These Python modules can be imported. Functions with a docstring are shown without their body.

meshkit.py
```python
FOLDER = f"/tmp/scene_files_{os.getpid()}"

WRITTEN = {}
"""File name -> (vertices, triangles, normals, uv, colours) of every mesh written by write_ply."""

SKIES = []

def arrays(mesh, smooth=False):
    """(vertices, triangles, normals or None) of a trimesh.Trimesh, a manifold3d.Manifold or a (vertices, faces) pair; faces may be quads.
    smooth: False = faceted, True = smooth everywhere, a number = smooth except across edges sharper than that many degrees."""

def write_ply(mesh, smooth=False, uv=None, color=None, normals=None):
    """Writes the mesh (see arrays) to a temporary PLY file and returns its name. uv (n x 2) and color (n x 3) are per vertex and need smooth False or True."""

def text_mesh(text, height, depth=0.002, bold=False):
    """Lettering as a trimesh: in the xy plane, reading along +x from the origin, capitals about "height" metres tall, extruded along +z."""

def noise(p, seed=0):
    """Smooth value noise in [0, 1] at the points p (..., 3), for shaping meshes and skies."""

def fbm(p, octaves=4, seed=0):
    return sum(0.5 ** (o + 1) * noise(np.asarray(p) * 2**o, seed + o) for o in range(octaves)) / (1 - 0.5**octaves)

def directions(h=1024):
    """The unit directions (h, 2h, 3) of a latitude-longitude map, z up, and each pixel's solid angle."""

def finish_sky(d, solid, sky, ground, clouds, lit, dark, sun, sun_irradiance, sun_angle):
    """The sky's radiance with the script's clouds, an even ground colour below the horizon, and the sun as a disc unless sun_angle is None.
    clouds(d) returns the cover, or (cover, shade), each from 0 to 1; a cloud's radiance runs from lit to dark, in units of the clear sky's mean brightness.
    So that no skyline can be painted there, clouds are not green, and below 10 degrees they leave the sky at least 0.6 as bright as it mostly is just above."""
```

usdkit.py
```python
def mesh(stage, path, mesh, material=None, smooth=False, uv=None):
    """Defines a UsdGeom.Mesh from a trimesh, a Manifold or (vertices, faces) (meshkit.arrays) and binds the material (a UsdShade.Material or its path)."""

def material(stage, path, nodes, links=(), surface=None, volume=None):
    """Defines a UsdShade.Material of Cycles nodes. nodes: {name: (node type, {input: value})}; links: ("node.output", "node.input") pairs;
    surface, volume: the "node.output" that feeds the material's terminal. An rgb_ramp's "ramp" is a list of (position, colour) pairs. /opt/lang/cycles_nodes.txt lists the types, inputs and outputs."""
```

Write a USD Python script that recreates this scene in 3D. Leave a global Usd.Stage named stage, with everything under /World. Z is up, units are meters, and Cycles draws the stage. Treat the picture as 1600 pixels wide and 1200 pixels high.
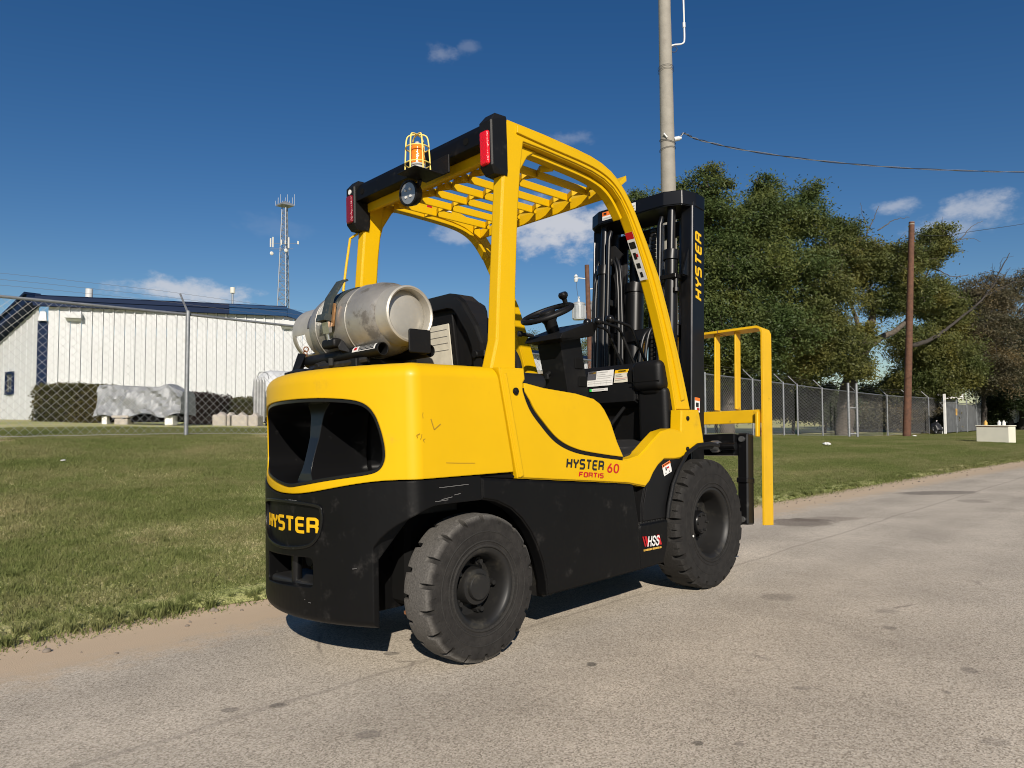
import math, random
import numpy as np, trimesh, manifold3d as m3, usdkit, meshkit
from shapely.geometry import Polygon, LineString, box as sbox, Point
from shapely.ops import unary_union
from pxr import Usd, UsdGeom, UsdLux, UsdShade, Gf, Sdf, Vt

stage = Usd.Stage.CreateInMemory()
UsdGeom.SetStageUpAxis(stage, 'Z')
UsdGeom.SetStageMetersPerUnit(stage, 1.0)
stage.SetDefaultPrim(UsdGeom.Xform.Define(stage, '/World').GetPrim())
UsdGeom.Scope.Define(stage, '/World/Looks')

# ------------------------------------------------------------------ camera, sky, sun
CAM = np.array([-3.45011, -2.53687, 0.93918])
RIGHT = np.array([0.711926, -0.702241, -0.0044])
UP = np.array([-0.028781, -0.035436, 0.998957])
FWD = np.array([0.701664, 0.711057, 0.045439])
cam = UsdGeom.Camera.Define(stage, '/World/camera')
cm = np.eye(4)
cm[0, :3], cm[1, :3], cm[2, :3], cm[3, :3] = RIGHT, UP, -FWD, CAM
cam.AddTransformOp().Set(Gf.Matrix4d(*cm.ravel().tolist()))
cam.CreateHorizontalApertureAttr(36.0)
cam.CreateVerticalApertureAttr(27.0)
cam.CreateFocalLengthAttr(36.0 * 1110 / 1600)
cam.CreateClippingRangeAttr(Gf.Vec2f(0.05, 20000))
cam.CreateExposureAttr(0.25)

SUN = np.array([-1.2, -1.464, 1.054]); SUN /= np.linalg.norm(SUN)
SUN_EL, SUN_ROT = math.asin(SUN[2]), math.atan2(SUN[0], SUN[1])
sun = UsdLux.DistantLight.Define(stage, '/World/sun')
sun.CreateIntensityAttr(1.25); sun.CreateAngleAttr(0.53); sun.CreateNormalizeAttr(True)
sun.CreateColorAttr(Gf.Vec3f(1.0, 0.92, 0.81))
zz = SUN; xx = np.cross([0, 0, 1], zz); xx /= np.linalg.norm(xx); yy = np.cross(zz, xx)
sm = np.eye(4); sm[0, :3], sm[1, :3], sm[2, :3] = xx, yy, zz
sun.AddTransformOp().Set(Gf.Matrix4d(*sm.ravel().tolist()))

def pix(px, py, depth):
    """A world point at a given distance along the view axis (survey helper)."""
    return CAM + depth * (FWD + RIGHT * (px - 800) / 1110 - UP * (py - 600) / 1110)

def sky_material():
    n = {'tc': ('texture_coordinate', {}),
         'sky': ('sky_texture', {'sky_type': 'single_scattering', 'sun_disc': False, 'sun_elevation': SUN_EL, 'sun_rotation': SUN_ROT,
                                 'air_density': 1.0, 'aerosol_density': 0.2, 'ozone_density': 2.4, 'altitude': 200.0}),
         'xyz': ('separate_xyz', {}), 'hyp': ('math', {'math_type': 'arctan2'}), 'el': ('math', {'math_type': 'arcsine'}),
         'nz': ('noise_texture', {'scale': 26.0, 'detail': 6.0, 'roughness': 0.62}),
         'mp': ('mapping', {'scale': (1, 1, 1.7)}),
         'nb': ('math', {'math_type': 'multiply_add', 'value2': 2.6, 'value3': -1.3}),
         'bg': ('background_shader', {'strength': 0.06})}
    l = [('tc.generated', 'xyz.vector'), ('xyz.y', 'hyp.value1'), ('xyz.x', 'hyp.value2'), ('xyz.z', 'el.value1'),
         ('tc.generated', 'mp.vector'), ('mp.vector', 'nz.vector'), ('nz.fac', 'nb.value1')]
    clouds = [(880, 352, 110, 42, .85), (835, 378, 42, 20, .7), (720, 362, 40, 22, .45), (980, 330, 60, 30, .6), (1530, 325, 52, 20, .55), (1400, 322, 36, 11, .45), (1480, 360, 60, 16, .35),
              (300, 455, 95, 19, .75), (688, 82, 24, 16, .22), (733, 72, 20, 10, .14), (890, 215, 50, 12, .2), (430, 350, 60, 18, .06), (1560, 455, 60, 14, .3),
              (120, 250, 90, 12, .0)]
    last = None
    for i, (px, py, w, h, a) in enumerate(clouds):
        d = pix(px, py, 1.0) - CAM; d /= np.linalg.norm(d)
        az, el = math.atan2(d[1], d[0]), math.asin(d[2])
        n[f'a{i}'] = ('math', {'math_type': 'subtract', 'value2': az}); n[f'e{i}'] = ('math', {'math_type': 'subtract', 'value2': el})
        n[f'A{i}'] = ('math', {'math_type': 'multiply', 'value2': 1110.0 / w}); n[f'E{i}'] = ('math', {'math_type': 'multiply', 'value2': 1110.0 / h})
        n[f'c{i}'] = ('combine_xyz', {}); n[f'd{i}'] = ('vector_math', {'math_type': 'length'})
        n[f's{i}'] = ('math', {'math_type': 'subtract'})
        n[f'm{i}'] = ('map_range', {'range_type': 'smoothstep', 'from_min': 1.15, 'from_max': 0.1, 'to_min': 0.0, 'to_max': a, 'clamp': True})
        l += [('hyp.value', f'a{i}.value1'), ('el.value', f'e{i}.value1'), (f'a{i}.value', f'A{i}.value1'), (f'e{i}.value', f'E{i}.value1'),
              (f'A{i}.value', f'c{i}.x'), (f'E{i}.value', f'c{i}.y'), (f'c{i}.vector', f'd{i}.vector1'), (f'd{i}.value', f's{i}.value1'), ('nb.value', f's{i}.value2'),
              (f's{i}.value', f'm{i}.value')]
        if last is None: last = f'm{i}.result'
        else:
            n[f'x{i}'] = ('math', {'math_type': 'maximum'}); l += [(last, f'x{i}.value1'), (f'm{i}.result', f'x{i}.value2')]; last = f'x{i}.value'
    n['mix'] = ('mix', {'color2': (9.0, 9.1, 9.6)})
    n['hs'] = ('hsv', {'hue': 0.507, 'saturation': 1.33, 'value': .98, 'fac': 1.0})
    l += [('sky.color', 'hs.color'), ('hs.color', 'mix.color1'), (last, 'mix.fac'), ('mix.color', 'bg.color')]
    return usdkit.material(stage, '/World/Looks/sky', n, l, surface='bg.background')
dome = UsdLux.DomeLight.Define(stage, '/World/sky')
UsdShade.MaterialBindingAPI.Apply(dome.GetPrim()).Bind(sky_material())
dome.GetPrim().SetCustomDataByKey('kind', 'structure'); dome.GetPrim().SetCustomDataByKey('label', 'deep blue clear sky with a few small white clouds'); dome.GetPrim().SetCustomDataByKey('category', 'sky')

# ------------------------------------------------------------------ helpers
rng = random.Random(7); nrng = np.random.RandomState(11)
_used = set()
def numbered(path):
    p, i = path, 0
    while p in _used:
        i += 1; p = f'{path}_{i:03d}'
    _used.add(p); return p

def tag(prim, label=None, cat=None, group=None, kind=None):
    for k, v in (('label', label), ('category', cat), ('group', group), ('kind', kind)):
        if v: prim.SetCustomDataByKey(k, v)
    return prim

def thing(name, label, cat, loc=(0, 0, 0), rot=(0, 0, 0), group=None, kind=None):
    p = numbered('/World/' + name); x = UsdGeom.Xform.Define(stage, p)
    x.AddTranslateOp().Set(Gf.Vec3d(*map(float, loc)))
    if any(rot): x.AddRotateXYZOp().Set(Gf.Vec3f(*map(float, rot)))
    tag(x.GetPrim(), label, cat, group, kind); return p

def sub(parent, name, label=None):
    p = numbered(parent + '/' + name); x = UsdGeom.Xform.Define(stage, p)
    tag(x.GetPrim(), label); return p

def part(parent, name, mesh, m, smooth=35, label=None, kind=None):
    p = numbered(parent + '/' + name)
    if isinstance(mesh, list): mesh = cat(*mesh)
    g = usdkit.mesh(stage, p, mesh, M[m] if isinstance(m, str) else m, smooth=smooth)
    tag(g.GetPrim(), label, None, None, kind); return p

def top(name, mesh, m, label, cat_, smooth=35, group=None, kind=None):
    p = numbered('/World/' + name)
    g = usdkit.mesh(stage, p, mesh, M[m] if isinstance(m, str) else m, smooth=smooth)
    tag(g.GetPrim(), label, cat_, group, kind); return p

def tm(x):
    """Anything to a trimesh."""
    if isinstance(x, trimesh.Trimesh): return x
    if hasattr(x, 'to_mesh'):
        q = x.to_mesh(); return trimesh.Trimesh(np.array(q.vert_properties[:, :3]), np.array(q.tri_verts), process=False)
    return trimesh.Trimesh(*x, process=False)
def cat(*ms): return trimesh.util.concatenate([tm(x) for x in ms])
def mani(t):
    t = tm(t); t.merge_vertices()
    return m3.Manifold(m3.Mesh(np.asarray(t.vertices, np.float32), np.asarray(t.faces, np.uint32)))
def mirror(t, c=0.0):
    t = tm(t).copy(); t.vertices[:, 1] = 2 * c - t.vertices[:, 1]; t.faces = t.faces[:, ::-1]; return trimesh.Trimesh(t.vertices, t.faces, process=False)

def cbox(x0, x1, y0, y1, z0, z1, c=0.004):
    """A box with chamfered edges."""
    c = min(c, (x1 - x0) * .45, (y1 - y0) * .45, (z1 - z0) * .45)
    P = []
    for sx, ax in ((1, x0), (-1, x1)):
        for sy, ay in ((1, y0), (-1, y1)):
            for sz, az in ((1, z0), (-1, z1)):
                P += [(ax + sx * c, ay + sy * c, az), (ax + sx * c, ay, az + sz * c), (ax, ay + sy * c, az + sz * c)]
    return trimesh.convex.convex_hull(np.array(P))
def rbox(x0, x1, y0, y1, z0, z1, r=0.02, seg=12):
    s = m3.Manifold.sphere(r, seg)
    return tm(m3.Manifold.batch_hull([s.translate((x, y, z)) for x in (x0 + r, x1 - r) for y in (y0 + r, y1 - r) for z in (z0 + r, z1 - r)]))
def hull(P): return trimesh.convex.convex_hull(np.array(P, float))

def tube(P, r, n=8, cap=True):
    """A round bar along the points P; r a number or one per point."""
    P = np.array(P, float); k = len(P); R = np.broadcast_to(r, (k,)).astype(float)
    T = np.gradient(P, axis=0); T /= np.maximum(np.linalg.norm(T, axis=1, keepdims=True), 1e-9)
    a = np.array([0, 0, 1.0]) if abs(T[0][2]) < .9 else np.array([1.0, 0, 0])
    u = np.cross(T[0], a); u /= np.linalg.norm(u); V = []
    th = np.linspace(0, 2 * np.pi, n, endpoint=False)
    for i in range(k):
        u = u - T[i] * (u @ T[i]); u /= np.linalg.norm(u); w = np.cross(T[i], u)
        V.append(P[i] + R[i] * (np.cos(th)[:, None] * u + np.sin(th)[:, None] * w))
    V = np.vstack(V); F = []
    for i in range(k - 1):
        for j in range(n):
            a_, b_ = i * n + j, i * n + (j + 1) % n
            F += [(a_, b_, b_ + n), (a_, b_ + n, a_ + n)]
    if cap:
        V = np.vstack([V, P[:1], P[-1:]]); c0, c1 = len(V) - 2, len(V) - 1
        for j in range(n):
            F += [(c0, (j + 1) % n, j), (c1, (k - 1) * n + j, (k - 1) * n + (j + 1) % n)]
    return trimesh.Trimesh(V, np.array(F), process=False)
def smoothpath(P, n=8, closed=False):
    """A Catmull-Rom curve through P."""
    P = np.array(P, float); Q = np.vstack([P[-1:], P, P[:2]]) if closed else np.vstack([2 * P[0] - P[1], P, 2 * P[-1] - P[-2]])
    out = []
    for i in range(1, len(Q) - 2):
        for t in np.linspace(0, 1, n, endpoint=False):
            a, b, c, d = Q[i - 1:i + 3]
            out.append(.5 * (2 * b + (c - a) * t + (2 * a - 5 * b + 4 * c - d) * t * t + (3 * b - a - 3 * c + d) * t ** 3))
    if not closed: out.append(P[-1])
    return np.array(out)
def cyl(a, b, r, n=20, r2=None): return tube([a, b], [r, r if r2 is None else r2], n)
def torus(c, axis, R, r, n=28, k=8):
    axis = np.array(axis, float); axis /= np.linalg.norm(axis)
    u = np.cross(axis, [0, 0, 1.0] if abs(axis[2]) < .9 else [1.0, 0, 0]); u /= np.linalg.norm(u); w = np.cross(axis, u)
    th = np.linspace(0, 2 * np.pi, n, endpoint=False); ph = np.linspace(0, 2 * np.pi, k, endpoint=False)
    V = np.array([np.array(c) + (R + r * math.cos(p)) * (math.cos(t) * u + math.sin(t) * w) + r * math.sin(p) * axis for t in th for p in ph])
    F = []
    for i in range(n):
        for j in range(k):
            a_, b_, c_, d_ = i * k + j, i * k + (j + 1) % k, ((i + 1) % n) * k + (j + 1) % k, ((i + 1) % n) * k + j
            F += [(a_, c_, b_), (a_, d_, c_)]
    return trimesh.Trimesh(V, np.array(F), process=False)
def lathe(prof, c, axis='y', n=48):
    """Revolves (radius, along) pairs about an axis through c; a closed loop if first == last."""
    prof = np.array(prof, float); k = len(prof); th = np.linspace(0, 2 * np.pi, n, endpoint=False)
    V = []
    for t in th:
        cx, sx = math.cos(t), math.sin(t)
        for r, a in prof:
            V.append({'y': (r * cx, a, r * sx), 'z': (r * cx, r * sx, a), 'x': (a, r * cx, r * sx)}[axis])
    V = np.array(V) + np.array(c); F = []
    for i in range(n):
        for j in range(k - 1):
            a_, b_, c_, d_ = i * k + j, i * k + j + 1, ((i + 1) % n) * k + j + 1, ((i + 1) % n) * k + j
            F += [(a_, b_, c_), (a_, c_, d_)]
    t = trimesh.Trimesh(V, np.array(F)); t.merge_vertices(); t.update_faces(t.nondegenerate_faces()); 
    t.fix_normals(); return t

def prism(poly, a0, a1, plane='xz'):
    """Extrudes a 2-D outline: 'xz' along y, 'yz' along x, 'xy' along z, from a0 to a1."""
    if not isinstance(poly, (Polygon,)) and not hasattr(poly, 'geoms'): poly = Polygon(poly)
    poly = poly.buffer(0); out = []
    for g in getattr(poly, 'geoms', [poly]):
        t = trimesh.creation.extrude_polygon(g, a1 - a0, engine='earcut'); v = t.vertices.copy()
        if plane == 'xz': t.vertices = np.stack([v[:, 0], a0 + v[:, 2], v[:, 1]], 1); t.faces = t.faces[:, ::-1]
        elif plane == 'yz': t.vertices = np.stack([a0 + v[:, 2], v[:, 0], v[:, 1]], 1)
        else: t.vertices = np.stack([v[:, 0], v[:, 1], a0 + v[:, 2]], 1)
        out.append(trimesh.Trimesh(t.vertices, t.faces, process=False))
    return cat(*out)
def rounded(poly, r): 
    p = Polygon(poly) if not isinstance(poly, Polygon) else poly
    return p.buffer(-r, quad_segs=6).buffer(2 * r, quad_segs=6).buffer(-r, quad_segs=6)
def edged(poly, a0, a1, c=0.004, plane='xz', side='both'):
    """A prism with stepped-in soft edges, so that its rim catches light."""
    p = Polygon(poly) if not isinstance(poly, Polygon) else poly
    q = p.buffer(-c)
    return tm(mani(prism(p, a0 + (c if side in ('both', 'low') else 0), a1 - (c if side in ('both', 'high') else 0), plane)) + mani(prism(q, a0, a1, plane)))

STROKES = {'H': ([[(0, 0), (0, 1)], [(.6, 0), (.6, 1)], [(0, .5), (.6, .5)]], .6),
 'Y': ([[(0, 1), (.04, .72), (.3, .46), (.56, .72), (.6, 1)], [(.3, .46), (.3, 0)]], .6),
 'S': ([[(.62, 1), (.12, 1), (0, .9), (0, .62), (.12, .52), (.5, .52), (.62, .42), (.62, .1), (.5, 0), (0, 0)]], .62),
 'T': ([[(0, 1), (.64, 1)], [(.32, 1), (.32, 0)]], .64), 'E': ([[(.6, 1), (.12, 1), (0, .88), (0, .12), (.12, 0), (.6, 0)], [(0, .5), (.54, .5)]], .6),
 'R': ([[(0, 0), (0, 1), (.5, 1), (.62, .9), (.62, .58), (.5, .48), (0, .48)], [(.5, .48), (.62, .36), (.62, 0)]], .62),
 'F': ([[(.6, 1), (0, 1), (0, 0)], [(0, .5), (.52, .5)]], .6), 'O': ([[(.12, 0), (0, .12), (0, .88), (.12, 1), (.5, 1), (.62, .88), (.62, .12), (.5, 0), (.12, 0)]], .62), 'I': ([[(0, 0), (0, 1)]], 0.0)}
def lettering(word, height, width, stroke=.2, slant=0.0):
    """Square-shouldered capitals as one 2-D shape, width x height, from the origin."""
    x, shapes = 0, []
    for ch in word:
        lines, w = STROKES[ch]
        for ln in lines:
            shapes.append(LineString([(px + x, py * (1 - stroke) + stroke / 2) for px, py in ln]).buffer(stroke / 2, cap_style='flat', join_style='round', quad_segs=2))
        x += w + stroke + .13
    g = unary_union(shapes).simplify(.004); b = g.bounds
    from shapely import affinity
    g = affinity.translate(g, -b[0], -b[1]); s = g.bounds
    g = affinity.scale(g, width / s[2], height / s[3], origin=(0, 0))
    if slant: g = affinity.skew(g, xs=slant, origin=(0, 0))
    return g
def flat(shape, depth):
    return cat(*[trimesh.creation.extrude_polygon(g, depth, engine='earcut') for g in getattr(shape, 'geoms', [shape]) if g.area > 1e-9])
def place(mesh, o, ex, ey, en=None):
    ex, ey = np.array(ex, float), np.array(ey, float); en = np.cross(ex, ey) if en is None else np.array(en, float)
    t = tm(mesh).copy(); v = t.vertices; t.vertices = np.array(o) + v[:, :1] * ex + v[:, 1:2] * ey + v[:, 2:3] * en
    return t

# ------------------------------------------------------------------ materials
M = {}
def mat(name, color, rough=.5, metal=0.0, spec=.5, vary=0.0, vscale=6.0, vcolor=None, bumps=(), coat=0.0, bevel=0.0, dirt=None, rnd=None, island=None, extra=None):
    """A principled material with noise in its tone and relief. dirt = (colour, scale, low, high)."""
    n = {'p': ('principled_bsdf', {'base_color': color, 'roughness': rough, 'metallic': metal, 'specular_ior_level': spec, 'coat_weight': coat, 'coat_roughness': .12}), 'tc': ('texture_coordinate', {})}
    l = []; cur = None
    if vary:
        n['vn'] = ('noise_texture', {'scale': vscale, 'detail': 6.0, 'roughness': .6})
        c2 = vcolor or tuple(c * (1 - vary) for c in color)
        n['vr'] = ('rgb_ramp', {'ramp': [(.32, color), (.68, c2)]})
        l += [('tc.object', 'vn.vector'), ('vn.fac', 'vr.fac')]; cur = 'vr.color'
    if dirt:
        dc, ds, lo, hi = dirt
        n['dn'] = ('noise_texture', {'scale': ds, 'detail': 8.0, 'roughness': .68}); n['dm'] = ('map_range', {'range_type': 'smoothstep', 'from_min': lo, 'from_max': hi, 'clamp': True})
        n['dx'] = ('mix', {'color1': color, 'color2': dc}); l += [('tc.object', 'dn.vector'), ('dn.fac', 'dm.value'), ('dm.result', 'dx.fac')]
        if cur: l.append((cur, 'dx.color1'))
        cur = 'dx.color'
        n['dr'] = ('map_range', {'from_min': 0.0, 'from_max': 1.0, 'to_min': rough, 'to_max': min(1, rough + .3), 'clamp': True}); l += [('dm.result', 'dr.value'), ('dr.result', 'p.roughness')]
    if island:
        n['gi'] = ('geometry', {}); n['ir'] = ('rgb_ramp', {'ramp': island}); l.append(('gi.random_per_island', 'ir.fac')); cur = 'ir.color'
    if rnd:
        n['oi'] = ('object_info', {}); n['or'] = ('rgb_ramp', {'ramp': rnd}); l.append(('oi.random', 'or.fac')); cur = 'or.color'
    if cur: l.append((cur, 'p.base_color'))
    last = None
    if bevel:
        n['bv'] = ('bevel', {'radius': bevel, 'samples': 4}); last = 'bv.bevel'
    for i, (sc, dist, det) in enumerate(bumps):
        n[f'b{i}'] = ('noise_texture', {'scale': sc, 'detail': det, 'roughness': .6}); n[f'h{i}'] = ('bump', {'strength': 1.0, 'distance': dist})
        l += [('tc.object', f'b{i}.vector'), (f'b{i}.fac', f'h{i}.height')]
        if last: l.append((last, f'h{i}.normal'))
        last = f'h{i}.normal'
    if last: l.append((last, 'p.normal'))
    M[name] = usdkit.material(stage, '/World/Looks/' + name, n, l, surface='p.BSDF'); return M[name]

YEL = (.640, .382, .001)
mat('yellow_paint', YEL, .42, spec=.28, vary=.10, vscale=1.7, bevel=.007, dirt=((.34, .215, .03), 4.5, .60, .90), coat=.03)
mat('worn_yellow', (.66, .385, .004), .5, vary=.1, vscale=8, bevel=.004, dirt=((.10, .065, .03), 13, .62, .70))
mat('black_paint', (.0036, .0036, .0038), .46, spec=.2, vary=.3, vscale=4, bevel=.008, dirt=((.026, .024, .022), 13, .56, .82), bumps=((14, .0012, 3),))
mat('black_gloss', (.006, .006, .0065), .26, spec=.4, bevel=.004, dirt=((.02, .02, .02), 12, .62, .82))
mat('black_plastic', (.006, .006, .0064), .52, spec=.25, vary=.2, vscale=10, bevel=.004, dirt=((.035, .033, .03), 7, .58, .85), bumps=((160, .0006, 2),))
mat('mast_black', (.0045, .0045, .005), .34, metal=.0, spec=.35, vary=.3, vscale=6, bevel=.003, dirt=((.022, .021, .02), 11, .60, .80))
mat('rail_steel', (.10, .10, .105), .32, metal=.7, vary=.4, vscale=9)
mat('bright_steel', (.55, .55, .54), .28, metal=.9, vary=.2)
def tyre_mat(name, cx, cz, r0, r1, side, side2, tread, amount):
    # worn, dusty running surface; darker sidewall
    n = {'tc': ('texture_coordinate', {}), 'x': ('separate_xyz', {}), 'dx': ('math', {'math_type': 'subtract', 'value2': cx}), 'dz': ('math', {'math_type': 'subtract', 'value2': cz}), 'c': ('combine_xyz', {}), 'r': ('vector_math', {'math_type': 'length'}),
         'n1': ('noise_texture', {'scale': 26.0, 'detail': 6.0, 'roughness': .65}), 'n2': ('noise_texture', {'scale': 140.0, 'detail': 3.0}), 'rr': ('math', {'math_type': 'multiply_add', 'value2': .014}), 'm': ('map_range', {'range_type': 'smoothstep', 'from_min': r0, 'from_max': r1, 'to_max': amount, 'clamp': True}),
         'sr': ('rgb_ramp', {'ramp': [(.35, side), (.7, side2)]}), 'tr': ('rgb_ramp', {'ramp': [(.3, tuple(v * .7 for v in tread)), (.7, tuple(v * 1.25 for v in tread))]}), 'mx': ('mix', {}), 'p': ('principled_bsdf', {'roughness': .85, 'specular_ior_level': .25}), 'b': ('bump', {'strength': .9, 'distance': .0022}), 'bv': ('bevel', {'radius': .004, 'samples': 4})}
    l = [('tc.object', 'x.vector'), ('x.x', 'dx.value1'), ('x.z', 'dz.value1'), ('dx.value', 'c.x'), ('dz.value', 'c.y'), ('c.vector', 'r.vector1'), ('tc.object', 'n1.vector'), ('tc.object', 'n2.vector'), ('n1.fac', 'rr.value1'), ('r.value', 'rr.value3'), ('rr.value', 'm.value'),
         ('n1.fac', 'sr.fac'), ('n2.fac', 'tr.fac'), ('sr.color', 'mx.color1'), ('tr.color', 'mx.color2'), ('m.result', 'mx.fac'), ('mx.color', 'p.base_color'), ('n2.fac', 'b.height'), ('bv.bevel', 'b.normal'), ('b.normal', 'p.normal')]
    M[name] = usdkit.material(stage, '/World/Looks/' + name, n, l, surface='p.BSDF')
tyre_mat('rubber', 0.0, .342, .328, .347, (.012, .0112, .0106), (.022, .0205, .019), (.026, .0245, .0225), .8)
tyre_mat('rubber_worn', -1.626, .275, .258, .278, (.0145, .0132, .0122), (.028, .0258, .0236), (.092, .086, .078), 1.0)
mat('rim_paint', (.014, .0135, .013), .5, spec=.4, vary=.3, vscale=12, dirt=((.06, .054, .04), 10, .52, .85))
mat('hose', (.009, .009, .009), .4)
mat('chain', (.05, .045, .04), .45, metal=.6, vary=.4, vscale=30)
mat('decal_yellow', (.70, .41, .005), .45)
mat('decal_black', (.012, .012, .012), .4)
mat('decal_red', (.42, .008, .012), .4)
mat('decal_white', (.72, .71, .68), .45, vary=.15, vscale=40)
mat('decal_orange', (.75, .16, .02), .45)
mat('decal_gold', (.55, .33, .06), .45)
mat('decal_grey', (.42, .42, .40), .5, vary=.2, vscale=60)
mat('paper', (.62, .58, .47), .7, vary=.2, vscale=20)
mat('label_grey', (.10, .10, .11), .5, vary=.4, vscale=200)
mat('lens_red', (.62, .004, .012), .2, coat=.2, bumps=((150, .004, 1),))
mat('lens_red_dark', (.17, .003, .012), .2, coat=.2, bumps=((150, .004, 1),))
mat('lens_amber', (.85, .20, .01), .14, coat=.6, bumps=((60, .004, 1),))
mat('cage_yellow', (.85, .66, .16), .45, vary=.2, vscale=30)
mat('lamp_glass', (.30, .31, .32), .12, metal=.5, coat=.5)
mat('green_plastic', (.02, .55, .08), .4)
mat('tank_metal', (.37, .355, .32), .42, metal=.5, vary=.35, vscale=7, vcolor=(.26, .245, .225), dirt=((.14, .13, .115), 13, .51, .66), bumps=((40, .0012, 4),))
mat('tank_base', (.46, .435, .38), .42, metal=.4, vary=.2, vscale=9, dirt=((.30, .27, .22), 14, .58, .76), bumps=((40, .0008, 4),))
mat('strap', (.035, .045, .043), .5, vary=.4, vscale=20, dirt=((.14, .13, .11), 25, .55, .75))
mat('brass', (.42, .22, .09), .4, metal=.6, vary=.4, vscale=30)
mat('seat_vinyl', (.007, .007, .0075), .45, bumps=((220, .0008, 2),))
mat('floor_mat', (.012, .012, .0125), .7, dirt=((.05, .047, .043), 11, .5, .75))
mat('dark_inside', (.006, .006, .006), .85, spec=.08)
# ------------------------------------------------------------------ the ground, the road, the grass bank
TAU = .036                                        # cross fall of the road
def smooth01(t): t = np.clip(t, 0, 1); return t * t * (3 - 2 * t)
def edge_y(x): return np.interp(x, [-60, 0, 4, 8, 15, 24, 40, 80, 300], [1.2, 1.2, 1.17, 1.03, .6, -.3, -2.2, -8, -40])
def fence_h(x): return np.interp(x, [-60, 1, 12, 21, 25, 32, 60, 300], [.75, .65, .42, .20, .08, -.06, -.1, -.1])
def gh(x, y):
    x, y = np.asarray(x, float), np.asarray(y, float); e = edge_y(x)
    base = -TAU * e + .012; t = np.clip((y - e) / (8.7 - e), 0, 1)
    h = base + (fence_h(x) - base) * (.55 * t + .45 * smooth01(t))
    far = np.clip((y - 8.7) / 17, 0, 1) * np.interp(x, [-60, 14, 24, 300], [.30, .26, .16, .1])
    bump = (meshkit.fbm(np.stack([x * .9, y * .9, 0 * x], -1), 3, 3) - .5) * .035 * np.clip((y - e - .1) / .8, 0, 1)
    return h + far + bump

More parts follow.
